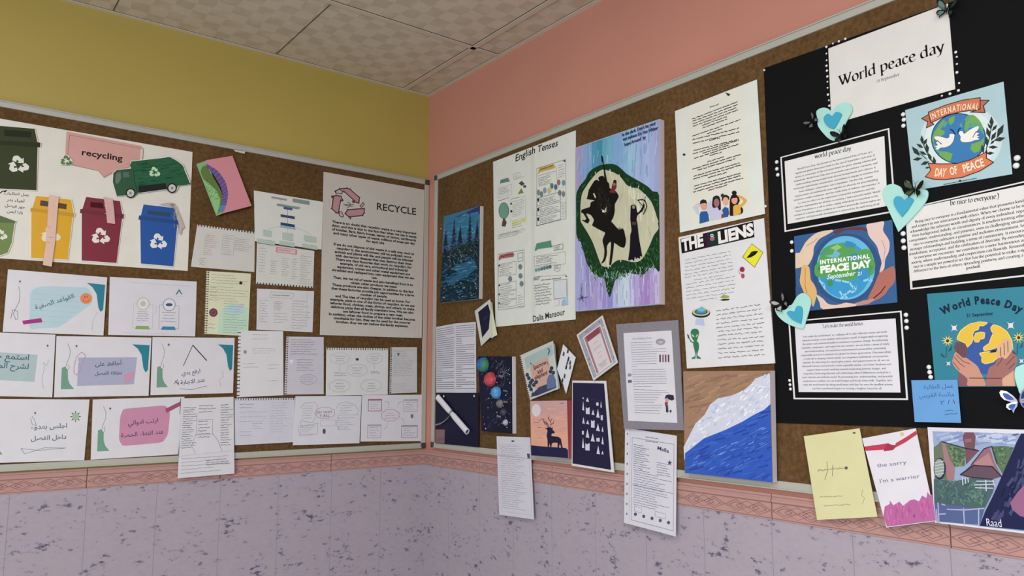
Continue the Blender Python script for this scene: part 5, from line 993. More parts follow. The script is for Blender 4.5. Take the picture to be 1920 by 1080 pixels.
s = Sheet('inner_page', 'R', [(1056, 645.5), (1079.5, 670), (1061.5, 738.5), (1044.5, 692)], [0.040, 0.022, 0.022, 0.040], 0.0007, '#cfd0d6', parent=r)
for x, y in ((1275, 445), (1290, 480), (1255, 520), (1240, 600), (1220, 640), (1290, 520), (1265, 480), (1270, 375), (1232, 400)): p = Z(x, y)[0]; s.poly([(p[0]-2.2, p[1]+3), (p[0], p[1]-5), (p[0]+2.4, p[1]-2), (p[0]+1, p[1]+5)], random.choice(['#2a2c42', '#4a5648', '#363a56']))
s.poly(Z(1200, 640, 1225, 660, 1245, 745, 1238, 700), '#55616a'); s.done()
s = Sheet('cover', 'R', [(976, 666), (1036.5, 639), (1047, 729), (994, 750)], [0.016, 0.046, 0.046, 0.016], 0.0012, '#c6ccca', parent=r)
s.poly(Z(920, 480, 1090, 400, 1130, 640, 1100, 700, 980, 740, 950, 620), '#cfa99a'); s.poly(Z(880, 440, 1128, 318, 1140, 400, 1090, 440, 930, 520, 900, 540), '#a9bdbc'); s.poly(Z(940, 500, 1080, 430, 1100, 520, 960, 600), '#cda799')
s.poly(Z(930, 790, 1010, 700, 1090, 670, 1160, 640, 1168, 705, 1000, 775), '#363b5e'); s.poly(Z(1080, 640, 1100, 590, 1140, 580, 1165, 640, 1160, 700, 1085, 720), '#60749c')
for x, y in ((905, 590), (920, 620), (935, 660), (950, 640), (965, 680), (925, 690), (1125, 530), (1140, 570), (1115, 560), (985, 655), (940, 720), (985, 750), (960, 765)): s.ell(*Z(x, y)[0], 3.4, 3.8, '#2c3352')
s.line(Z(960, 780, 940, 640), 2, '#2c3352'); s.line(Z(1005, 660, 1000, 640), 2, '#70323a')
for P in ((1090, 350, 1110, 375, 1095, 410, 1105, 350), (1085, 470, 1095, 500), (930, 480, 950, 498)): s.line(Z(*P), 2.6, '#2b2f45')
s.text('Sparrow', *Z(962, 545, 1080, 492), '#5a3040', 'sans', 0.02, hp=8); s.text('and', *Z(1000, 582, 1048, 562), '#5a3040', 'sans', 0.02, hp=8); s.text('elephant', *Z(975, 635, 1090, 582), '#5a3040', 'sans', 0.02, hp=8); s.done()
V, Fc = [], []
for i in range(22):
    c = pt('R', 976.5+18*i/21, 668+82*i/21, 0.017); 
    for k in range(8):
        t = k/8*6.2832; p = c + WN['R']*0.004*math.cos(t) + WE['R']*0.005*math.sin(t); V += [p+Vector((0, 0, -0.0007)), p+Vector((0, 0, 0.0007))]
    n0 = i*16
    for k in range(8): q = (k+1) % 8; Fc.append((n0+2*k, n0+2*k+1, n0+2*q+1, n0+2*q))
link_mesh('spiral_binding', V, Fc, [M('#d9d8dc', 0.35)], [0]*len(Fc), r)
s = Sheet('invitation_card', 'R', [(1081, 628), (1129, 591.5), (1157.5, 680), (1112.5, 713.5)], [0.016, 0.02, 0.036, 0.03], 0.004, '#d9d6da', 'tilted card with silver border and dark red ribbon frame', 'card', rough=0.35)
s.poly([s.uv(0.04, 0.03), s.uv(0.96, 0.03), s.uv(0.96, 0.97), s.uv(0.04, 0.97)], '#9fa0ae'); s.strokes(110, within([s.uv(0.05, 0.04), s.uv(0.95, 0.04), s.uv(0.95, 0.96), s.uv(0.05, 0.96)], 1), ['#55586c', '#b5b6c0', '#7d8092', '#c9c9d2', '#43465c'], (2, 6), (1.5, 3), (0, 180)); s.rect(0.17, 0.13, 0.86, 0.95, '#dcd8dc'); s.rect(0.2, 0.15, 0.83, 0.27, '#8a3a4c'); s.rect(0.2, 0.15, 0.27, 0.93, '#a0707e'); s.rect(0.77, 0.15, 0.83, 0.93, '#a0707e'); s.rect(0.27, 0.27, 0.77, 0.93, '#d5cbd0')
sc(s, 0.42, 0.38, 0.62, 0.4, 1, '#8a7f8a', align=0.5); sc(s, 0.34, 0.47, 0.7, 0.5, 2, '#8a7f8a', align=0.5); sc(s, 0.45, 0.6, 0.6, 0.68, 2, '#8a7f8a', align=0.5); sc(s, 0.32, 0.8, 0.72, 0.88, 4, '#6f6672', align=0.5); s.done()
# --- two worksheets hanging below the board
def punched(s):
    for i in range(9): s.ell(*s.uv(0.05, 0.06+i*0.105), 1.3, 2.2, '#6c6a80', N=10)
s = Sheet('worksheet', 'R', [(931, 818), (994, 820), (1001, 974), (936, 965)], [0.017, 0.028], 0.0012, '#cfceda', 'pale worksheet hanging under the planets canvas down over the tiles', 'worksheet', 'worksheets below the right board', rough=0.35)
s.ell(*s.uv(0.48, 0.055), 3, 1.6, '#3b3550'); s.poly([s.uv(0.88, 0.2), s.uv(0.97, 0.2), s.uv(0.98, 0.25), s.uv(0.9, 0.27)], '#4a4468'); sc(s, 0.08, 0.12, 0.85, 0.9, 30, '#7c7a98', 0.8, align=0.1); s.frame(0.06, 0.1, 0.95, 0.95, 0.6, '#9a98b4'); s.done()
s = Sheet('worksheet', 'R', [(1172, 802), (1269, 817), (1267, 1006), (1170, 980)], [0.017, 0.03], 0.0012, '#d2d1dd', 'punched worksheet hanging under the grey mount with small icons along its foot', 'worksheet', 'worksheets below the right board', rough=0.35)
punched(s); s.line([s.uv(0.1, 0.01), s.uv(0.1, 0.99)], 0.8, '#a3a1b8'); s.frame(0.14, 0.09, 0.95, 0.95, 1.0, '#4f4d70'); s.text('Mafia', s.uv(0.62, 0.17), s.uv(0.85, 0.185), '#3c3a5c', 'sans', 0.02, hp=7); x, y = s.uv(0.87, 0.28)
s.poly([(x+(5 if k % 2 == 0 else 2.2)*math.sin(k*0.6283), y-(5 if k % 2 == 0 else 2.2)*math.cos(k*0.6283)) for k in range(10)], '#3c3a5c')
sc(s, 0.4, 0.06, 0.66, 0.1, 2, '#4f4d70', 1.2); sc(s, 0.17, 0.16, 0.5, 0.42, 13, '#55537a', 1.0); sc(s, 0.18, 0.44, 0.92, 0.78, 15, '#6b6990', 0.9); sc(s, 0.62, 0.3, 0.9, 0.42, 6, '#6b6990', 0.9)
for a in (0.22, 0.38, 0.54, 0.7, 0.86): s.ell(*s.uv(a, 0.88), 3, 3.4, '#4f4d70', N=7)
s.line([s.uv(0.15, 0.58), s.uv(0.94, 0.58)], 0.9, '#4f4d70'); s.frame(0.2, 0.8, 0.34, 0.85, 0.7, '#6b6990'); s.frame(0.6, 0.8, 0.8, 0.85, 0.7, '#6b6990'); s.done()
# ================================================================== the peace day display
s = Sheet('black_backing_paper', 'R', [(1432, 128), (2120, -116), (2120, 815), (1456, 793)], 0.0128, 0.0012, M('#0d0e11', 0.75, 0.1, 4, name='black_card'), 'big sheet of black paper behind the peace day display', 'backing paper'); back = s.done()
W_ = 'R'
PE = M('#e6e4ea', 0.15, 0.02, 5, name='pearl')
def pearl(px, py, r_):
    c = pt('R', px, py, 0.0135); V, Fc = [], []; n, e, u = WN['R'], WE['R'], Vector((0, 0, 1))
    for i in range(5):
        t = i/4*math.pi/2*0.999
        for k in range(10): a = k/10*6.2832; V.append(c + n*(r_*0.75*math.sin(t)) + (e*math.cos(a)+u*math.sin(a))*r_*math.cos(t))
    for i in range(4):
        for k in range(10): Fc.append((i*10+k, i*10+(k+1) % 10, (i+1)*10+(k+1) % 10, (i+1)*10+k))
    o = link_mesh('pearl', V, Fc, [PE], [0]*len(Fc), back); o['label'] = 'white pearl'
    for p in o.data.polygons: p.use_smooth = True
SM, MD, BG = 0.0024, 0.0033, 0.0052
z1 = zz(1500, 0, 6)
for x, y, r_ in ((297, 527, MD), (297, 603, SM), (300, 678, SM), (298, 740, MD), (303, 795, MD), (308, 860, MD), (308, 920, SM), (310, 988, SM), (315, 1065, MD), (370, 490, SM), (437, 465, MD), (510, 437, MD), (1752, 587, MD), (1763, 640, SM), (1765, 720, SM), (1765, 815, MD), (1790, 935, SM), (1782, 1018, MD), (1687, 1055, MD), (1596, 1078, SM)): pearl(*z1(x, y)[0], r_)
for z, L_ in ((zz(1500, 170, 12), ((650, 218, SM), (660, 340, MD))), (zz(1600, 140, 6), ((560, 447, BG), (568, 507, BG), (563, 575, BG), (1842, 938, 0.0066), (1832, 1024, 0.0066))), (zz(1420, 230, 6), ((218, 443, BG), (220, 520, BG), (230, 587, BG))),
              (zz(1420, 400, 6), ((387, 325, BG), (388, 423, BG), (1640, 228, 0.006), (1642, 310, 0.006), (1650, 387, 0.006))), (zz(1440, 560, 6), ((1552, 182, BG), (1557, 252, BG), (1560, 327, BG), (243, 920, 0.004), (248, 968, 0.004), (253, 1017, 0.004), (1810, 770, BG), (1818, 828, BG), (1830, 883, BG)))):
    for x, y, r_ in L_: pearl(*z(x, y)[0], r_)
# --- title sheet
s = Sheet('title_sheet', 'R', [(1553, 91), (1777.5, 6.5), (1791, 167), (1559, 233)], 0.0150, 0.0012, '#dbd8d5', 'white title sheet reading World peace day in large serif letters', 'title sheet')
s.text('World peace day', *z1(438, 968, 1625, 573), '#161416', 'serif', 1.5, hp=18); s.text('21 September', *z1(862, 930, 1122, 850), '#4a4648', 'serif', 1.4, hp=5.6); s.done()
# --- international day of peace
s = Sheet('peace_picture', 'R', [(1697, 206.5), (1881.5, 153), (1898, 326.5), (1713, 357.5)], 0.0150, 0.0012, '#a5c2ca', 'light blue picture of two white doves on a globe with orange banners', 'picture')
Z = zz(1690, 150, 5.4)
s.ell(*Z(590, 600)[0], 80, 66, '#c3d4da', -0.1, 40); s.ell(*Z(590, 610)[0], 70, 58, '#d2dfe2', -0.1, 40)
s.ell(*Z(572, 592)[0], 53, 47.5, '#1d2b33', 0, 40); s.ell(*Z(572, 592)[0], 51.3, 46, '#2b73ae', 0, 40)
GN, GL_ = '#6aa24a', '#4f9a86'
for P, c in (((340, 520, 400, 430, 440, 400, 430, 450, 400, 500, 440, 520, 420, 560, 340, 580, 330, 640, 312, 600), GN), ((480, 385, 540, 365, 535, 420, 500, 460, 478, 430), GN), ((640, 480, 660, 400, 720, 350, 800, 420, 830, 500, 780, 480, 740, 460, 700, 440, 680, 500, 650, 520), GN), ((640, 400, 670, 360, 700, 350, 690, 390, 660, 430), GL_), ((640, 520, 720, 430, 780, 440, 840, 520, 835, 560, 790, 500, 700, 480), GL_),
             ((710, 650, 800, 620, 840, 580, 830, 660, 790, 720, 740, 740, 700, 700), GN), ((380, 720, 450, 725, 520, 745, 505, 800, 490, 830, 440, 800, 385, 760), GN), ((320, 620, 360, 690, 390, 720, 370, 740, 330, 680), GL_), ((420, 440, 470, 410, 460, 460, 430, 490), GL_), ((590, 450, 610, 430, 620, 470, 600, 490), GL_)): s.poly(Z(*P), c)
for P in ((335, 575, 380, 570, 420, 580, 460, 590, 485, 580, 490, 550, 520, 545, 540, 560, 530, 610, 500, 655, 450, 680, 400, 685, 375, 705, 345, 700, 360, 685, 335, 670, 370, 660, 350, 635, 365, 625, 345, 600), (785, 470, 760, 470, 700, 500, 660, 530, 635, 545, 620, 520, 595, 520, 580, 540, 600, 570, 600, 610, 630, 630, 700, 625, 745, 610, 790, 600, 770, 580, 795, 575, 765, 560, 790, 540, 760, 530, 780, 500)):
    s.line(Z(*P), 1.4, '#2b4a66', True); s.poly(Z(*P), '#e9e4e0')
s.line(Z(495, 500, 520, 510, 545, 548), 2.2, '#1c2b33'); s.line(Z(600, 485, 580, 505, 575, 545), 2.2, '#1c2b33'); s.line(Z(760, 520, 725, 580), 1.6, '#27405f'); s.line(Z(360, 610, 410, 650), 1.6, '#27405f')
LF = '#2c3a36'
for stem, lv in (((215, 590, 235, 680, 270, 760, 330, 850), ((210, 605, 9, 95), (190, 668, 8, 150), (242, 628, 8, 60), (262, 690, 10, 100), (220, 740, 8, 155), (148, 722, 12, 130), (165, 800, 9, 10), (240, 842, 9, 20), (290, 780, 9, 110), (335, 820, 9, 100), (265, 888, 5, 10))),
                 ((915, 400, 910, 500, 890, 600, 860, 700), ((915, 425, 11, 92), (895, 470, 7, 120), (945, 485, 8, 50), (882, 535, 11, 108), (935, 570, 10, 60), (1003, 515, 14, 62), (998, 600, 11, 15), (868, 625, 10, 95), (925, 630, 6, 40), (930, 680, 9, 0), (825, 700, 9, 100), (900, 742, 8, 5), (860, 735, 7, 80)))):
    s.line(Z(*stem), 1.8, LF); s.k += 1
    for x, y, l, a in lv:
        p = Z(x, y)[0]; a = math.radians(a); ca, sa = math.cos(a), -math.sin(a); wv = l*0.38
        s.poly([(p[0]-ca*l, p[1]-sa*l), (p[0]-sa*wv, p[1]+ca*wv), (p[0]+ca*l, p[1]+sa*l), (p[0]+sa*wv, p[1]-ca*wv)], LF); s.k -= 0.7
s.line(Z(940, 620, 1000, 550), 1.4, LF); s.line(Z(130, 700, 260, 800), 1.4, LF); OR = '#c9714a'; ORD = '#b0654a'
for P, c in (((208, 390, 285, 345, 310, 430, 330, 450, 255, 485, 270, 425), ORD), ((795, 205, 890, 207, 832, 262, 850, 330, 700, 325, 800, 295), ORD), ((275, 325, 450, 255, 620, 205, 800, 180, 800, 295, 620, 320, 470, 355, 300, 435), OR), ((275, 845, 400, 850, 560, 848, 700, 810, 865, 730, 862, 790, 935, 835, 800, 920, 620, 985, 440, 1010, 330, 1005, 245, 980, 300, 915), '#d6754c')): s.poly(Z(*P), c, sm=False); s.line(Z(*P), 1.8, '#3a2722', True)
arc_text(s, 'INTERNATIONAL', lambda q: Z(303+475*q, 405-150*q+45*q*q-22*math.sin(q*3.14))[0], 11.5, '#f0ddc4', 0.02)
for wd, (x0, y0, x1, y1) in (('DAY', (335, 975, 445, 978)), ('OF', (500, 968, 575, 945)), ('PEACE', (632, 940, 845, 868))): s.text(wd, *Z(x0, y0, x1, y1), '#f0e2cc', 'sans', 0.025, hp=15)
s.scrib(*Z(430, 1058, 765, 995, 430, 1060, 765, 997), 1, '#33505c', 1.3, 0.4, fill=(1, 1)); s.ell(*Z(597, 1022)[0], 2, 2, BLK); s.done()
# --- essays on black mats with a white outline
def essay(outer, inner, label, d=0.0150, col='#dfdedf'):
    r = empty('mounted_essay', pt('R', (outer[0][0]+outer[1][0])/2, outer[2][1], d), label, 'mounted essay', 'essays mounted on black mats')
    s = Sheet('black_mat', 'R', outer, d, 0.0015, '#dcdadc', parent=r); s.poly([s.uv(0.013, 0.015), s.uv(0.987, 0.015), s.uv(0.985, 0.982), s.uv(0.015, 0.982)], '#0e0e10'); s.done()
    return r, Sheet('essay_page', 'R', inner, d+0.0008, 0.0005, col, parent=r)
r, s = essay([(1463, 294.5), (1667, 240), (1680, 397), (1471, 435)], [(1471, 302.5), (1658, 255), (1664, 386), (1477, 420)], 'essay titled world peace day in lower case, on a black mat')
Z = zz(1420, 230, 6)
s.text('world peace day', *Z(645, 405, 1055, 312), '#3a373b', 'serif', 1.6, hp=8)
E1 = ["World Peace Day, also known as the International Day of Peace, is a", "significant global observance held on the 21st of September each year. It", "serves as a reminder of the universal desire for peace among nations and", "individuals. World Peace Day aims to promote non-violence, harmony, and", "understanding among people from diverse backgrounds and cultures. It", "encourages individuals, communities, and nations to engage in activities that", "foster dialogue, cooperation, and compassion. On this day, various", "organizations and individuals come together to advocate for peacebuilding", "initiatives, conflict resolution, and the eradication of violence and injustice. It", "is a time to reflect on the importance of peaceful coexistence and the", "collective responsibility we all share in creating a more peaceful world. World", "Peace Day serves as a call to action, urging individuals to contribute to the", "creation of a society where conflicts are resolved peacefully, human rights are", "respected, and sustainable development is achieved for the well-being of all."]
s.para(E1, Z(395, 545)[0], Z(1360, 318)[0], zz(1420, 400, 6)(400, 78)[0], zz(1600, 300, 6)(330, 495)[0], '#2d2b30', 'serif', 1.7, 0.82); s.done()
r, s = essay([(1697, 391), (1975, 327), (1985, 511), (1707, 543)], [(1699, 393), (1968, 337), (1977, 492), (1708, 527)], 'essay titled be nice to everyone, cut by the right edge of the photo', col='#dddad9')
Z = zz(1600, 300, 6)
s.text('be nice to everyone:)', *Z(1090, 510, 1640, 430), '#3a373b', 'serif', 1.8, hp=8.5)
E2 = ["Being nice to everyone is a fundamental value that promotes kindness", "and respect in our interactions with others. When we choose to be nice, we", "acknowledge the inherent worth and dignity of every individual, regardless of", "their background, beliefs, or circumstances. It involves treating others with", "compassion, understanding, and patience, even in challenging situations. Being", "nice to everyone cultivates a positive and inclusive environment, fostering", "stronger relationships and building a sense of community. It encourages open-", "mindedness, acceptance, and the celebration of diversity. By extending kindness", "to everyone we encounter, we contribute to a more harmonious and kind", "society, where understanding and cooperation can flourish. Remember, being", "nice is a simple yet powerful act that has the potential to make a significant", "difference in the lives of others, spreading positivity and creating a ripple of", "goodwill."]
s.para(E2, (1702, 421), (1952, 372), (1708, 520), (1958, 484), '#2d2b30', 'serif', 1.75, 1.0, align=0.5); s.done()
r, s = essay([(1478, 602), (1690, 582.5), (1702.5, 750), (1488, 748.5)], [(1490, 609), (1679, 597), (1688.5, 736), (1497.5, 735)], "essay titled Let's make the world better, on a black mat", col='#d8d6df')
Z = zz(1440, 560, 6)
s.text("\"Let's make the world better", *Z(610, 330, 1070, 298), '#45425a', 'serif', 1.6, hp=6)
E3 = ["\"Let's make the world better\" is a rallying call to take collective action and work", "towards creating a more positive and inclusive world. It begins with recognizing", "the power each individual holds to contribute to positive change. By embracing", "empathy, compassion, and respect for one another, we can foster a sense of unity", "and understanding. Let's prioritize environmental sustainability, promoting", "responsible practices to preserve our planet for future generations. Education plays", "a vital role in shaping a better world, as it empowers individuals and promotes", "equality. By advocating for equal rights, justice, and opportunities for all, we can", "dismantle barriers and promote a more equitable society. Let's foster kindness and", "support those in need, working towards eradicating poverty, hunger, and", "inequality. Embracing diversity and celebrating cultural differences can lead to a", "more tolerant and inclusive world. By promoting love, understanding, and peaceful", "resolutions to conflicts, we can build bridges and break down walls. Together, let's", "make the world better by taking small steps each day, for even the smallest actions", "can have a profound impact on creating a brighter future for all."]
s.para(E3, Z(362, 440)[0], Z(1370, 378)[0], Z(372, 1018)[0], Z(1432, 1020)[0], '#35324a', 'serif', 1.7, 0.85); s.done()
# --- earth held by hands
s = Sheet('peace_picture', 'R', [(1489, 443), (1673, 412), (1682.5, 567), (1494, 585)], 0.0150, 0.0012, '#27588f', 'picture of many hands around a blue green earth reading INTERNATIONAL PEACE DAY', 'picture')
Z = zz(1420, 400, 6)
s.ell(*Z(985, 620)[0], 68, 66, '#23497c', 0, 40); s.poly(Z(850, 215, 900, 180, 1130, 150, 1236, 165, 1240, 210, 1180, 190, 1000, 190, 880, 240), '#5c2f3c')
s.ell(*Z(985, 612)[0], 56.5, 59.5, '#5fb3dc', 0, 44); s.ell(*Z(975, 640)[0], 50, 52, '#2f93c8', 0, 40)
for P, c in (((690, 540, 720, 430, 790, 370, 900, 340, 1000, 330, 1090, 370, 1130, 430, 1200, 400, 1270, 420, 1300, 500, 1325, 560, 1320, 640, 1280, 700, 1180, 690, 1100, 740, 960, 760, 860, 720, 700, 720, 650, 690, 645, 600), '#4f9a4d'), ((700, 450, 790, 385, 800, 420, 700, 480), '#3f8f86'), ((760, 480, 850, 460, 870, 410, 940, 450, 900, 500, 860, 500), '#6cb0cf'), ((820, 390, 900, 350, 950, 380, 890, 420), '#8cc26a'), ((975, 350, 1000, 308, 1060, 320, 1115, 350, 1090, 380, 1000, 385), '#2a86b8'), ((1020, 480, 1100, 440, 1160, 480, 1180, 520, 1040, 540), '#2a8a9a'), ((690, 600, 760, 590, 740, 640, 680, 640), '#2f7d4a'), ((1060, 620, 1200, 560, 1310, 600, 1250, 700, 1100, 700), '#3f8f58'), ((780, 760, 850, 750, 850, 810, 800, 825), '#3b8a4a'), ((1130, 640, 1240, 620, 1260, 690, 1180, 760, 1120, 720), '#2f8cc4')): s.poly(Z(*P), c)
for P in ((880, 750, 950, 760, 1040, 780, 1080, 840, 1115, 820, 1100, 870, 1060, 890), (930, 880, 960, 930, 1010, 900, 1050, 870), (940, 960, 980, 930, 1010, 950), (1200, 760, 1260, 740, 1290, 760), (700, 760, 750, 800, 760, 850)): s.line(Z(*P), 5, '#8ccbe6')
SKN = [((430, 455, 480, 440, 540, 330, 650, 230, 760, 195, 840, 185, 850, 205, 780, 245, 700, 290, 640, 380, 630, 470, 600, 540, 560, 590, 430, 622), '#dcc3ad'), ((500, 600, 550, 580, 590, 620, 600, 740, 640, 800, 670, 880, 660, 960, 630, 1050, 600, 1000, 540, 920, 500, 830, 478, 750), '#dcae70'),
       ((1238, 120, 1420, 88, 1415, 190, 1470, 280, 1490, 340, 1480, 430, 1440, 520, 1430, 620, 1395, 672, 1375, 660, 1400, 560, 1370, 450, 1340, 360, 1260, 260, 1240, 190), '#dcc0bd'), ((1540, 598, 1550, 760, 1480, 850, 1430, 920, 1330, 980, 1250, 970, 1270, 900, 1320, 800, 1370, 680, 1430, 640), '#a8675a'),
       ((665, 915, 740, 960, 800, 1020, 900, 1030, 1000, 1005, 1110, 1020, 1100, 1045, 960, 1062, 740, 1080, 700, 1000), '#dcc0b0'), ((1100, 1010, 1200, 980, 1300, 960, 1330, 975, 1250, 1020, 1130, 1040), '#b9837c')]
for P, c in SKN: s.poly(Z(*P), c)
s.line(Z(550, 370, 620, 330, 680, 280), 1.4, '#a58672'); s.line(Z(540, 620, 540, 820, 560, 900), 1.6, '#a5762f'); s.line(Z(1400, 300, 1440, 400, 1420, 540), 1.4, '#b38f8c'); s.line(Z(1440, 820, 1390, 890, 1310, 955), 2.4, '#4c1a22'); s.poly(Z(430, 830, 500, 840, 560, 960, 600, 1040, 640, 1080, 500, 1090, 440, 1080), '#2b4f80')
arc_text(s, 'INTERNATIONAL', lambda q: Z(706+560*q, 574-72*q)[0], 7.5, '#eef2ee', 0.05)
s.text('PEACE', *Z(712, 672, 1032, 634), '#eef2ee', 'sans', 0.06, hp=12.5); s.text('DAY', *Z(1068, 630, 1275, 600), '#eef2ee', 'sans', 0.06, hp=12.5); s.text('September', *Z(782, 742, 1098, 698), '#dfeaf0', 'sans', 0.02, 1.0, 0.35, hp=8.5); s.text('21', *Z(1128, 700, 1180, 692), '#dfeaf0', 'sans', 0.03, 0.9, 0.3, hp=6); s.done()
# --- teal world peace day picture
s = Sheet('peace_picture', 'R', [(1738, 551), (1935, 536), (1950, 724.5), (1754, 725)], 0.0150, 0.0012, '#247a90', 'teal picture of hands holding a yellow and blue globe reading World Peace Day', 'picture')
Z = zz(1740, 540, 5.4)
arc_text(s, 'World Peace Day', lambda q: Z(138+800*q, 282-118*math.sin(math.pi*min(1, q*0.93+0.02))-10*q)[0], 14, '#15293f', 0.05)
s.text('21 September', *Z(390, 295, 662, 272), '#16324a', 'sans', 0.03, hp=6)
s.ell(*Z(570, 610)[0], 52, 48.5, '#2a4f9a', 0, 40); YL, YD = '#dcb63c', '#e6d277'
for P in ((292, 520, 330, 430, 420, 365, 520, 342, 605, 350, 560, 385, 520, 380, 510, 420, 470, 435, 450, 470, 462, 510, 440, 560, 400, 600, 380, 560), (480, 460, 530, 445, 575, 450, 570, 510, 530, 520, 510, 550, 475, 545, 470, 510), (635, 400, 665, 370, 730, 390, 800, 440, 850, 530, 860, 620, 830, 700, 780, 660, 700, 600, 650, 620, 570, 635, 562, 600, 620, 560, 640, 500, 660, 460, 640, 430), (520, 660, 590, 645, 700, 640, 720, 690, 660, 750, 580, 768, 545, 750, 545, 700)):
    s.poly(Z(*P), YL); s.line(Z(*P), 1.4, YD, True)
s.poly(Z(620, 650, 660, 625, 695, 630, 690, 650, 640, 655), '#1d2a50')
HN = (((285, 545, 380, 570, 400, 620, 395, 700, 340, 700, 290, 660, 262, 600), '#66414c'), ((300, 860, 390, 890, 410, 992, 312, 992), '#7a4f58'), ((270, 660, 295, 655, 350, 705, 385, 705, 430, 735, 500, 790, 535, 860, 570, 930, 575, 992, 405, 992, 400, 920, 330, 860, 270, 800, 245, 740), '#c08a78'),
      ((700, 600, 740, 560, 770, 515, 800, 510, 825, 530, 850, 560, 865, 650, 850, 700, 700, 740), '#d3a782'), ((750, 900, 870, 820, 885, 992, 755, 992), '#cf9f86'), ((850, 640, 890, 680, 905, 740, 870, 830, 790, 890, 750, 930, 745, 992, 600, 992, 598, 900, 620, 810, 680, 770, 700, 720, 755, 700, 790, 720), '#9a6560'))
for P, c in HN: s.poly(Z(*P), c)
for P in ((265, 700, 330, 770, 375, 800), (255, 750, 320, 830), (290, 680, 360, 745, 430, 770), (300, 560, 310, 660), (335, 570, 345, 680), (365, 580, 375, 690), (735, 600, 740, 690), (770, 560, 775, 680), (808, 540, 812, 650), (700, 785, 740, 740, 750, 715), (790, 780, 850, 720, 880, 690), (820, 820, 880, 760)): s.line(Z(*P), 1.3, '#5a3a40')
s.line(Z(420, 912, 745, 914), 1.6, '#5a3040')
for x, y in ((200, 535), (920, 503)):
    p = Z(x, y)[0]
    for k in range(10): a = k*0.6283; s.poly([(p[0]+3*math.cos(a-0.5), p[1]+3*math.sin(a-0.5)), (p[0]+12.5*math.cos(a), p[1]+11*math.sin(a)), (p[0]+3*math.cos(a+0.5), p[1]+3*math.sin(a+0.5))], '#dcd071'); s.k -= 1
    s.k += 2; s.ell(*p, 5, 4.8, '#dcc65a'); s.ell(*p, 3, 3, '#4a2a28'); s.line([(p[0]-2, p[1]+12), (p[0]-3, p[1]+30)], 1.4, '#1a4a60'); s.poly([(p[0]-3, p[1]+32), (p[0]-13, p[1]+22), (p[0]-11, p[1]+29)], '#1b3f5c'); s.poly([(p[0]+1, p[1]+20), (p[0]+8, p[1]+8), (p[0]+7, p[1]+17)], '#1b3f5c')
for x, y, r_ in ((268, 405, 9), (840, 380, 10), (210, 765, 5.5), (950, 740, 6)):
    p = Z(x, y)[0]
    for k in range(4): a = k*1.5708+0.75; s.poly([(p[0]+1.8*math.cos(a-1), p[1]+1.8*math.sin(a-1)), (p[0]+r_*math.cos(a), p[1]+r_*math.sin(a)), (p[0]+1.8*math.cos(a+1), p[1]+1.8*math.sin(a+1))], '#dfe4ee'); s.k -= 1
    s.k += 1; s.ell(*p, r_*0.45, r_*0.45, '#e2ccd4')
s.done()
# --- sticky note and cards at the foot of the board
s = Sheet('sticky_note', 'R', [(1708.5, 713), (1795, 712), (1802, 793), (1715, 791)], [0.0185, 0.026], 0.0006, '#5f97d0', 'blue sticky note with handwriting over the corner of the teal picture', 'sticky note')
Z = zz(1600, 640, 6); NV = '#2a4180'
s.text("عمل الطالبة", *Z(790, 535, 1130, 520), NV, 'ar', 0.0, 0.9); s.text("مائسة القريني", *Z(740, 630, 1140, 615), NV, 'ar', 0.0, 0.9); s.text('٢ / ١', *Z(980, 715, 1150, 700), NV, 'sans', 0.0, hp=8); s.scrib(*Z(1030, 780, 1165, 772, 1030, 822, 1180, 812), 2, NV, 1.0); s.done()
s = Sheet('yellow_card', 'R', [(1507, 818), (1611.5, 803), (1645, 969), (1532, 975)], [0.020, 0.028], 0.0015, '#d2ce9f', 'pale yellow handwritten card tilted at the foot of the board', 'card')
Z = zz(1480, 780, 4.36); s.scrib(*Z(230, 445, 485, 420, 230, 450, 485, 425), 1, '#77756a', 1.2, 3, fill=(0.95, 1)); s.line(Z(305, 370, 315, 440, 290, 520), 1.2, '#5f5d5a'); s.line(Z(355, 400, 352, 490), 1.2, '#5f5d5a'); s.ell(*Z(465, 425)[0], 3, 3, '#55535a'); s.scrib(*Z(250, 660, 460, 655, 280, 735, 560, 720), 2, '#8f8c76', 1.2, 1.6); s.line(Z(600, 600, 590, 650, 615, 670, 600, 720), 1.0, '#8f8c76'); s.ell(*Z(530, 138)[0], 3, 1.4, '#44423a', 0.3); s.done()
s = Sheet('ribbon_card', 'R', [(1616.5, 822), (1717, 803), (1755, 977), (1662, 989)], [0.020, 0.030], 0.0015, '#d9d5e0', 'white card with a painted red ribbon bow and pink flames along its foot', 'card')
RD = '#b83350'
s.poly(Z(612, 250, 700, 238, 815, 222, 820, 275, 700, 280, 625, 285), RD); s.poly(Z(860, 262, 870, 222, 950, 175, 1035, 120, 1048, 148, 950, 215), RD); s.poly(Z(770, 290, 800, 222, 840, 235, 880, 240, 850, 278, 800, 285), '#9c2844')
Pf = [(1696, 950)]
s.poly(Z(768, 830, 780, 740, 820, 720, 822, 690, 850, 730, 900, 700, 930, 735, 985, 690, 1020, 680, 1060, 700, 1085, 650, 1120, 670, 1130, 620, 1150, 650, 1168, 640, 1198, 855, 800, 905), '#b0609a', sm=False); s.strokes(50, within(Z(780, 780, 850, 745, 1150, 680, 1185, 845, 800, 890), 2), ['#c76aa6', '#ac4f8e', '#b85695'], (5, 12), (2, 3.5), (60, 110))
s.text('the sorry', *Z(720, 420, 960, 392), '#6a6580', 'sans', 0.0, hp=7); s.text('I\'m a warrior', *Z(740, 548, 1070, 505), '#6a6580', 'sans', 0.0, hp=7); s.ell(*Z(922, 148)[0], 3.6, 4, '#c9b98e'); s.done()
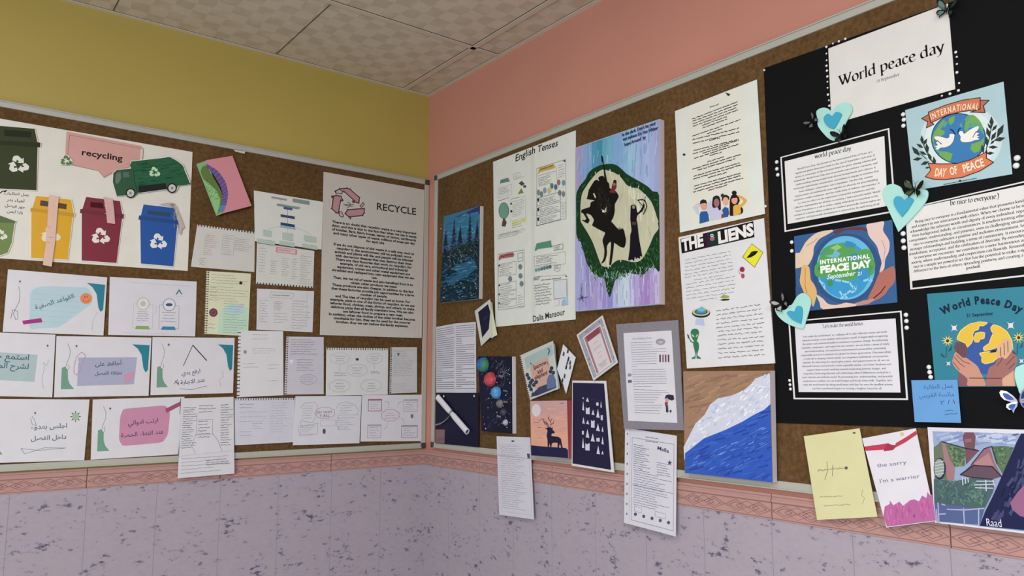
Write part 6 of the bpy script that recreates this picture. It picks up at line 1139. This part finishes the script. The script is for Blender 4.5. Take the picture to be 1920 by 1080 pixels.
s = Sheet('cottage_painting', 'R', [(1739, 801), (1935, 806), (1950, 1004), (1753, 980)], [0.020, 0.030], 0.003, '#d3d1dc', 'painting of a thatched brick cottage behind a white fence and a dark tree', 'painting')
Z = zz(1740, 780, 4.911)
s.poly([s.uv(0.045, 0.04), s.uv(0.999, 0.04), s.uv(0.999, 0.98), s.uv(0.045, 0.98)], '#8f9fc4'); s.strokes(60, within(Z(60, 140, 820, 160, 780, 270, 60, 240), 3), ['#a3b0d0', '#8494bf', '#b5c0da', '#7686b2'], (10, 26), (3, 6), (-6, 20))
s.poly(Z(52, 290, 125, 235, 230, 262, 340, 300, 340, 460, 250, 470, 180, 590, 60, 580), '#5c6e58'); s.poly(Z(125, 240, 160, 255, 200, 400, 250, 470, 240, 590, 180, 600, 150, 400), '#9a6f78'); s.poly(Z(320, 190, 340, 150, 420, 150, 440, 190, 430, 300, 470, 320, 350, 450, 340, 300), '#6f4450'); s.poly(Z(335, 215, 400, 205, 400, 240, 345, 245), '#8a5f66')
s.poly(Z(580, 280, 700, 275, 790, 290, 740, 420, 690, 540, 620, 420), '#4f6b50'); s.strokes(150, within(Z(180, 280, 340, 310, 340, 460, 240, 460), 2), ['#4f6b50', '#6d8560', '#3c5444'], (3, 7), (2, 3.4)); s.strokes(60, within(Z(600, 290, 780, 295, 690, 520), 2), ['#4f6b50', '#6d8560', '#3c5444'], (3, 7), (2, 3.4))
s.poly(Z(300, 540, 400, 450, 520, 300, 570, 285, 610, 420, 680, 550, 600, 580), '#8a5f6c'); s.poly(Z(300, 540, 400, 455, 600, 465, 670, 560, 600, 582, 400, 565), '#5c4454'); s.poly(Z(420, 440, 560, 340, 610, 460, 500, 465), '#a67a7e')
s.line(Z(125, 235, 340, 295, 470, 320), 2, '#2c2a40'); s.line(Z(300, 540, 420, 455, 590, 465, 680, 560), 2.4, '#2c2a40'); s.line(Z(300, 540, 400, 565, 600, 582), 2, '#2c2a40'); s.line(Z(400, 450, 520, 300, 590, 280, 640, 440), 1.8, '#2c2a40')
s.ell(*Z(110, 485)[0], 11.5, 20.5, '#2f2d48'); s.ell(*Z(105, 480)[0], 9.5, 17.5, '#8a9a90'); 
for k in range(5): s.line(Z(65, 430+k*28, 150, 415+k*28), 1.2, '#c9c8d8')
s.poly(Z(56, 580, 250, 600, 400, 570, 620, 590, 600, 700, 520, 860, 60, 800), '#3f5a60'); s.strokes(150, within(Z(70, 590, 600, 600, 520, 840, 80, 800), 3), ['#3a5a58', '#4d6f60', '#2f4a5c', '#5a7f6c'], (3, 8), (2, 3.5)); s.poly(Z(60, 800, 520, 860, 480, 1000, 80, 970), '#4a5a8a')
for P in ((320, 560, 325, 635), (345, 570, 350, 620), (370, 575, 375, 610), (430, 635, 610, 628), (450, 600, 620, 600), (535, 590, 540, 690), (600, 590, 620, 650), (440, 660, 600, 665)): s.line(Z(*P), 2, '#c5c4da')
for P in ((95, 800, 105, 985), (130, 810, 160, 820), (330, 850, 340, 1000), (470, 850, 470, 1010), (180, 858, 330, 865, 520, 850), (95, 905, 165, 900), (80, 860, 90, 980)): s.line(Z(*P), 2.4, '#a9a9cc')
s.poly(Z(862, 160, 960, 165, 1000, 1060, 480, 1010, 530, 880, 600, 740, 680, 560, 760, 380, 820, 240), '#22254a', sm=False); s.strokes(60, within(Z(880, 300, 940, 400, 900, 900, 560, 960, 700, 640), 4), ['#2c3060', '#1b1d40', '#363a6a', '#23264e'], (6, 18), (3, 6), (50, 80)); s.poly(Z(883, 640, 950, 620, 990, 960, 850, 920, 780, 860, 760, 800, 830, 700), '#8f5a82')
s.text('Raad', *Z(540, 1010, 688, 1022), '#dcdcf0', 'sans', 0.0, hp=14); s.done()
# ================================================================== paper hearts, butterflies, pins
def heart(oz, outer, inner, d, label):
    P = oz(*outer); r = empty('paper_heart', pt('R', sum(p[0] for p in P)/len(P), max(p[1] for p in P), d-0.002), label, 'paper heart', 'two-tone paper hearts')
    def mk(name, pts, col, dd, th):
        xs = [p[0] for p in pts]; ys = [p[1] for p in pts]
        s = Sheet(name, 'R', [(min(xs), min(ys)), (max(xs), min(ys)), (max(xs), max(ys)), (min(xs), max(ys))], dd, th, parent=r, blank=True, rough=0.5); s.prism(smooth(pts), col, th); s.done()
    mk('large_heart', P, '#a9dcd6', d, 0.003)
    if inner: mk('small_heart', oz(*inner), '#3aa3c4', d+0.004, 0.003)
heart(zz(1500, 170, 12), (700, 450, 740, 440, 830, 330, 1000, 265, 1110, 290, 1165, 380, 1160, 480, 1080, 620, 930, 920, 840, 1080, 770, 1130, 640, 1075, 490, 920, 400, 780, 390, 640, 365, 480, 430, 410, 530, 380, 620, 400, 685, 445), (715, 575, 735, 560, 780, 495, 850, 480, 920, 510, 925, 570, 860, 700, 790, 820, 735, 852, 620, 800, 550, 710, 530, 620, 570, 550, 640, 520, 700, 560), 0.0215, 'pale green paper heart with a blue heart, under the title sheet')
heart(zz(1640, 320, 9), (505, 402, 490, 380, 450, 290, 370, 240, 280, 225, 190, 260, 140, 340, 160, 470, 240, 680, 330, 880, 392, 1018, 412, 1018, 530, 900, 700, 720, 850, 540, 900, 420, 890, 340, 820, 310, 740, 320, 600, 340, 520, 390), (495, 505, 485, 490, 440, 440, 370, 430, 320, 490, 330, 580, 390, 690, 455, 772, 468, 768, 560, 660, 650, 510, 620, 460, 560, 450, 505, 490), 0.0215, 'pale green paper heart with a blue heart, in the middle of the essays')
heart(zz(1440, 540, 12), (490, 385, 520, 385, 560, 340, 640, 200, 750, 120, 850, 130, 940, 220, 965, 330, 920, 520, 850, 740, 800, 895, 775, 915, 740, 915, 560, 860, 380, 770, 250, 660, 180, 560, 160, 460, 240, 455, 330, 500, 420, 470, 470, 400), (592, 530, 600, 505, 630, 430, 690, 400, 750, 430, 770, 520, 760, 660, 738, 790, 722, 795, 640, 760, 520, 690, 440, 600, 425, 545, 480, 510, 540, 520, 580, 535), 0.0215, 'tilted pale green paper heart with a blue heart, beside the aliens poster')
heart(zz(1820, 600, 4.911), (410, 450, 440, 425, 500, 405, 570, 420, 620, 480, 590, 590, 520, 690, 460, 690, 425, 600, 405, 520), None, 0.0215, 'pale blue paper heart cut by the right edge of the photo')
def butterfly(px, py, span, tilt, cols, label, lift=0.024):
    """four lobed wings raised either side of a thin body"""
    c = pt('R', px, py, lift); r = empty('butterfly', c, label, 'butterfly ornament', 'shiny butterfly ornaments'); n, e, u = WN['R'], WE['R'], Vector((0, 0, 1))
    ct, st_ = math.cos(math.radians(tilt)), math.sin(math.radians(tilt)); ex = e*ct+u*st_; ey = u*ct-e*st_
    up_w = [(0.03, 0.02), (0.12, 0.22), (0.28, 0.42), (0.46, 0.5), (0.52, 0.42), (0.5, 0.25), (0.42, 0.1), (0.25, 0.0), (0.05, -0.03)]
    lo_w = [(0.03, -0.02), (0.22, -0.02), (0.38, -0.08), (0.42, -0.2), (0.34, -0.32), (0.27, -0.3), (0.24, -0.46), (0.18, -0.32), (0.08, -0.2)]
    for sg in (1, -1):
        V, Fc, mi = [], [], []
        for P in (up_w, lo_w):
            k = len(V)
            for x, y in P: V.append(c + ex*(sg*x*span) + ey*(y*span) + n*(0.55*x*span))
            cx = sum(p[0] for p in P)/9; cy = sum(p[1] for p in P)/9
            for x, y in P: x2 = cx+(x-cx)*0.62; y2 = cy+(y-cy)*0.62; V.append(c + ex*(sg*x2*span) + ey*(y2*span) + n*(0.55*x2*span+0.0006))
            for j in range(9): q = (j+1) % 9; Fc.append((k+j, k+q, k+9+q, k+9+j)); mi.append(0)
            Fc.append(tuple(k+9+j for j in range(9))); mi.append(1)
        o = link_mesh('wing', V, Fc, [M(cols[0], 0.2, 0.1, 60, 0.3), M(cols[1], 0.25, 0.2, 60, 0.4)], mi, r)
    V, Fc = [], []
    for i in range(7):
        y = (-0.26+0.52*i/6)*span; rr = 0.035*span*math.sin(math.pi*(i+0.6)/7.2)
        for k in range(6): a = k*1.0472; V.append(c + ey*y + ex*rr*math.cos(a) + n*(rr*math.sin(a)+0.002))
    for i in range(6):
        for k in range(6): Fc.append((i*6+k, i*6+(k+1) % 6, (i+1)*6+(k+1) % 6, (i+1)*6+k))
    link_mesh('body', V, Fc, [M('#101012', 0.3)], [0]*len(Fc), r)
    V, Fc = [], []
    for sg in (1, -1):
        P = [(0, 0.25), (0.05*sg, 0.38), (0.13*sg, 0.5)]
        for a, b in zip(P, P[1:]): k = len(V); V += [c+ex*(a[0]*span)+ey*(a[1]*span)+n*0.003, c+ex*(b[0]*span)+ey*(b[1]*span)+n*0.005, c+ex*(b[0]*span+0.0008)+ey*(b[1]*span)+n*0.005, c+ex*(a[0]*span+0.0008)+ey*(a[1]*span)+n*0.003]; Fc.append((k, k+1, k+2, k+3))
    link_mesh('antennae', V, Fc, [M('#101012', 0.3)], [0]*len(Fc), r)
butterfly(1777, 18, 0.046, -20, ('#0f1413', '#2a4a44'), 'dark green butterfly on the top right corner of the title sheet')
butterfly(1524, 228, 0.038, 40, ('#16161a', '#6f6f74'), 'black butterfly left of the topmost heart')
butterfly(1578, 254, 0.040, 15, ('#121416', '#2a2630'), 'black butterfly on the tip of the topmost heart', 0.027)
butterfly(1716, 356, 0.042, -12, ('#161a10', '#26301c'), 'very dark green butterfly on the middle heart', 0.027)
butterfly(1467, 569, 0.046, 30, ('#1b1b20', '#9a979c'), 'silver black butterfly on the lowest heart', 0.027)
butterfly(1910, 752, 0.050, 8, ('#c3c6e2', '#34509a'), 'blue butterfly with white edges, below the pale blue heart', 0.025)
def pin(wall, px, py, d, col, label, group='drawing pins', r_=0.0042):
    c = pt(wall, px, py, d); n = WN[wall]; e = WE[wall]; u = Vector((0, 0, 1)); V, Fc = [], []
    for rr, h_ in ((0.6, 0), (0.6, 0.002), (1, 0.0022), (0.95, 0.0038), (0.5, 0.0048), (0.01, 0.005)):
        for k in range(12): a = k/12*6.2832; V.append(n*h_ + (e*math.cos(a)+u*math.sin(a))*rr*r_)
    for i in range(5):
        for k in range(12): Fc.append((i*12+k, i*12+(k+1) % 12, (i+1)*12+(k+1) % 12, (i+1)*12+k))
    o = link_mesh('drawing_pin', V, Fc, [M(col, 0.25)], [0]*len(Fc)); o.location = c; tag(o, label, 'drawing pin', group)
pin('R', 833, 743, 0.0227, '#d8d7dc', 'white drawing pin at the top left of the scroll card'); pin('R', 890, 742.5, 0.0227, '#d8d7dc', 'white drawing pin at the top right of the scroll card')
pin('R', 1434, 132, 0.0130, '#e3e3e4', 'white drawing pin at the top left corner of the black paper', r_=0.003); pin('R', 1436.5, 387, 0.0130, '#e3e3e4', 'white drawing pin at the lower right of the four people sheet', r_=0.0036)
pin('R', 828, 429, 0.0102, '#dcd9d0', 'white drawing pin left of the forest painting', r_=0.003)
for o in bpy.data.objects:
    if '_o' in o: del o['_o']
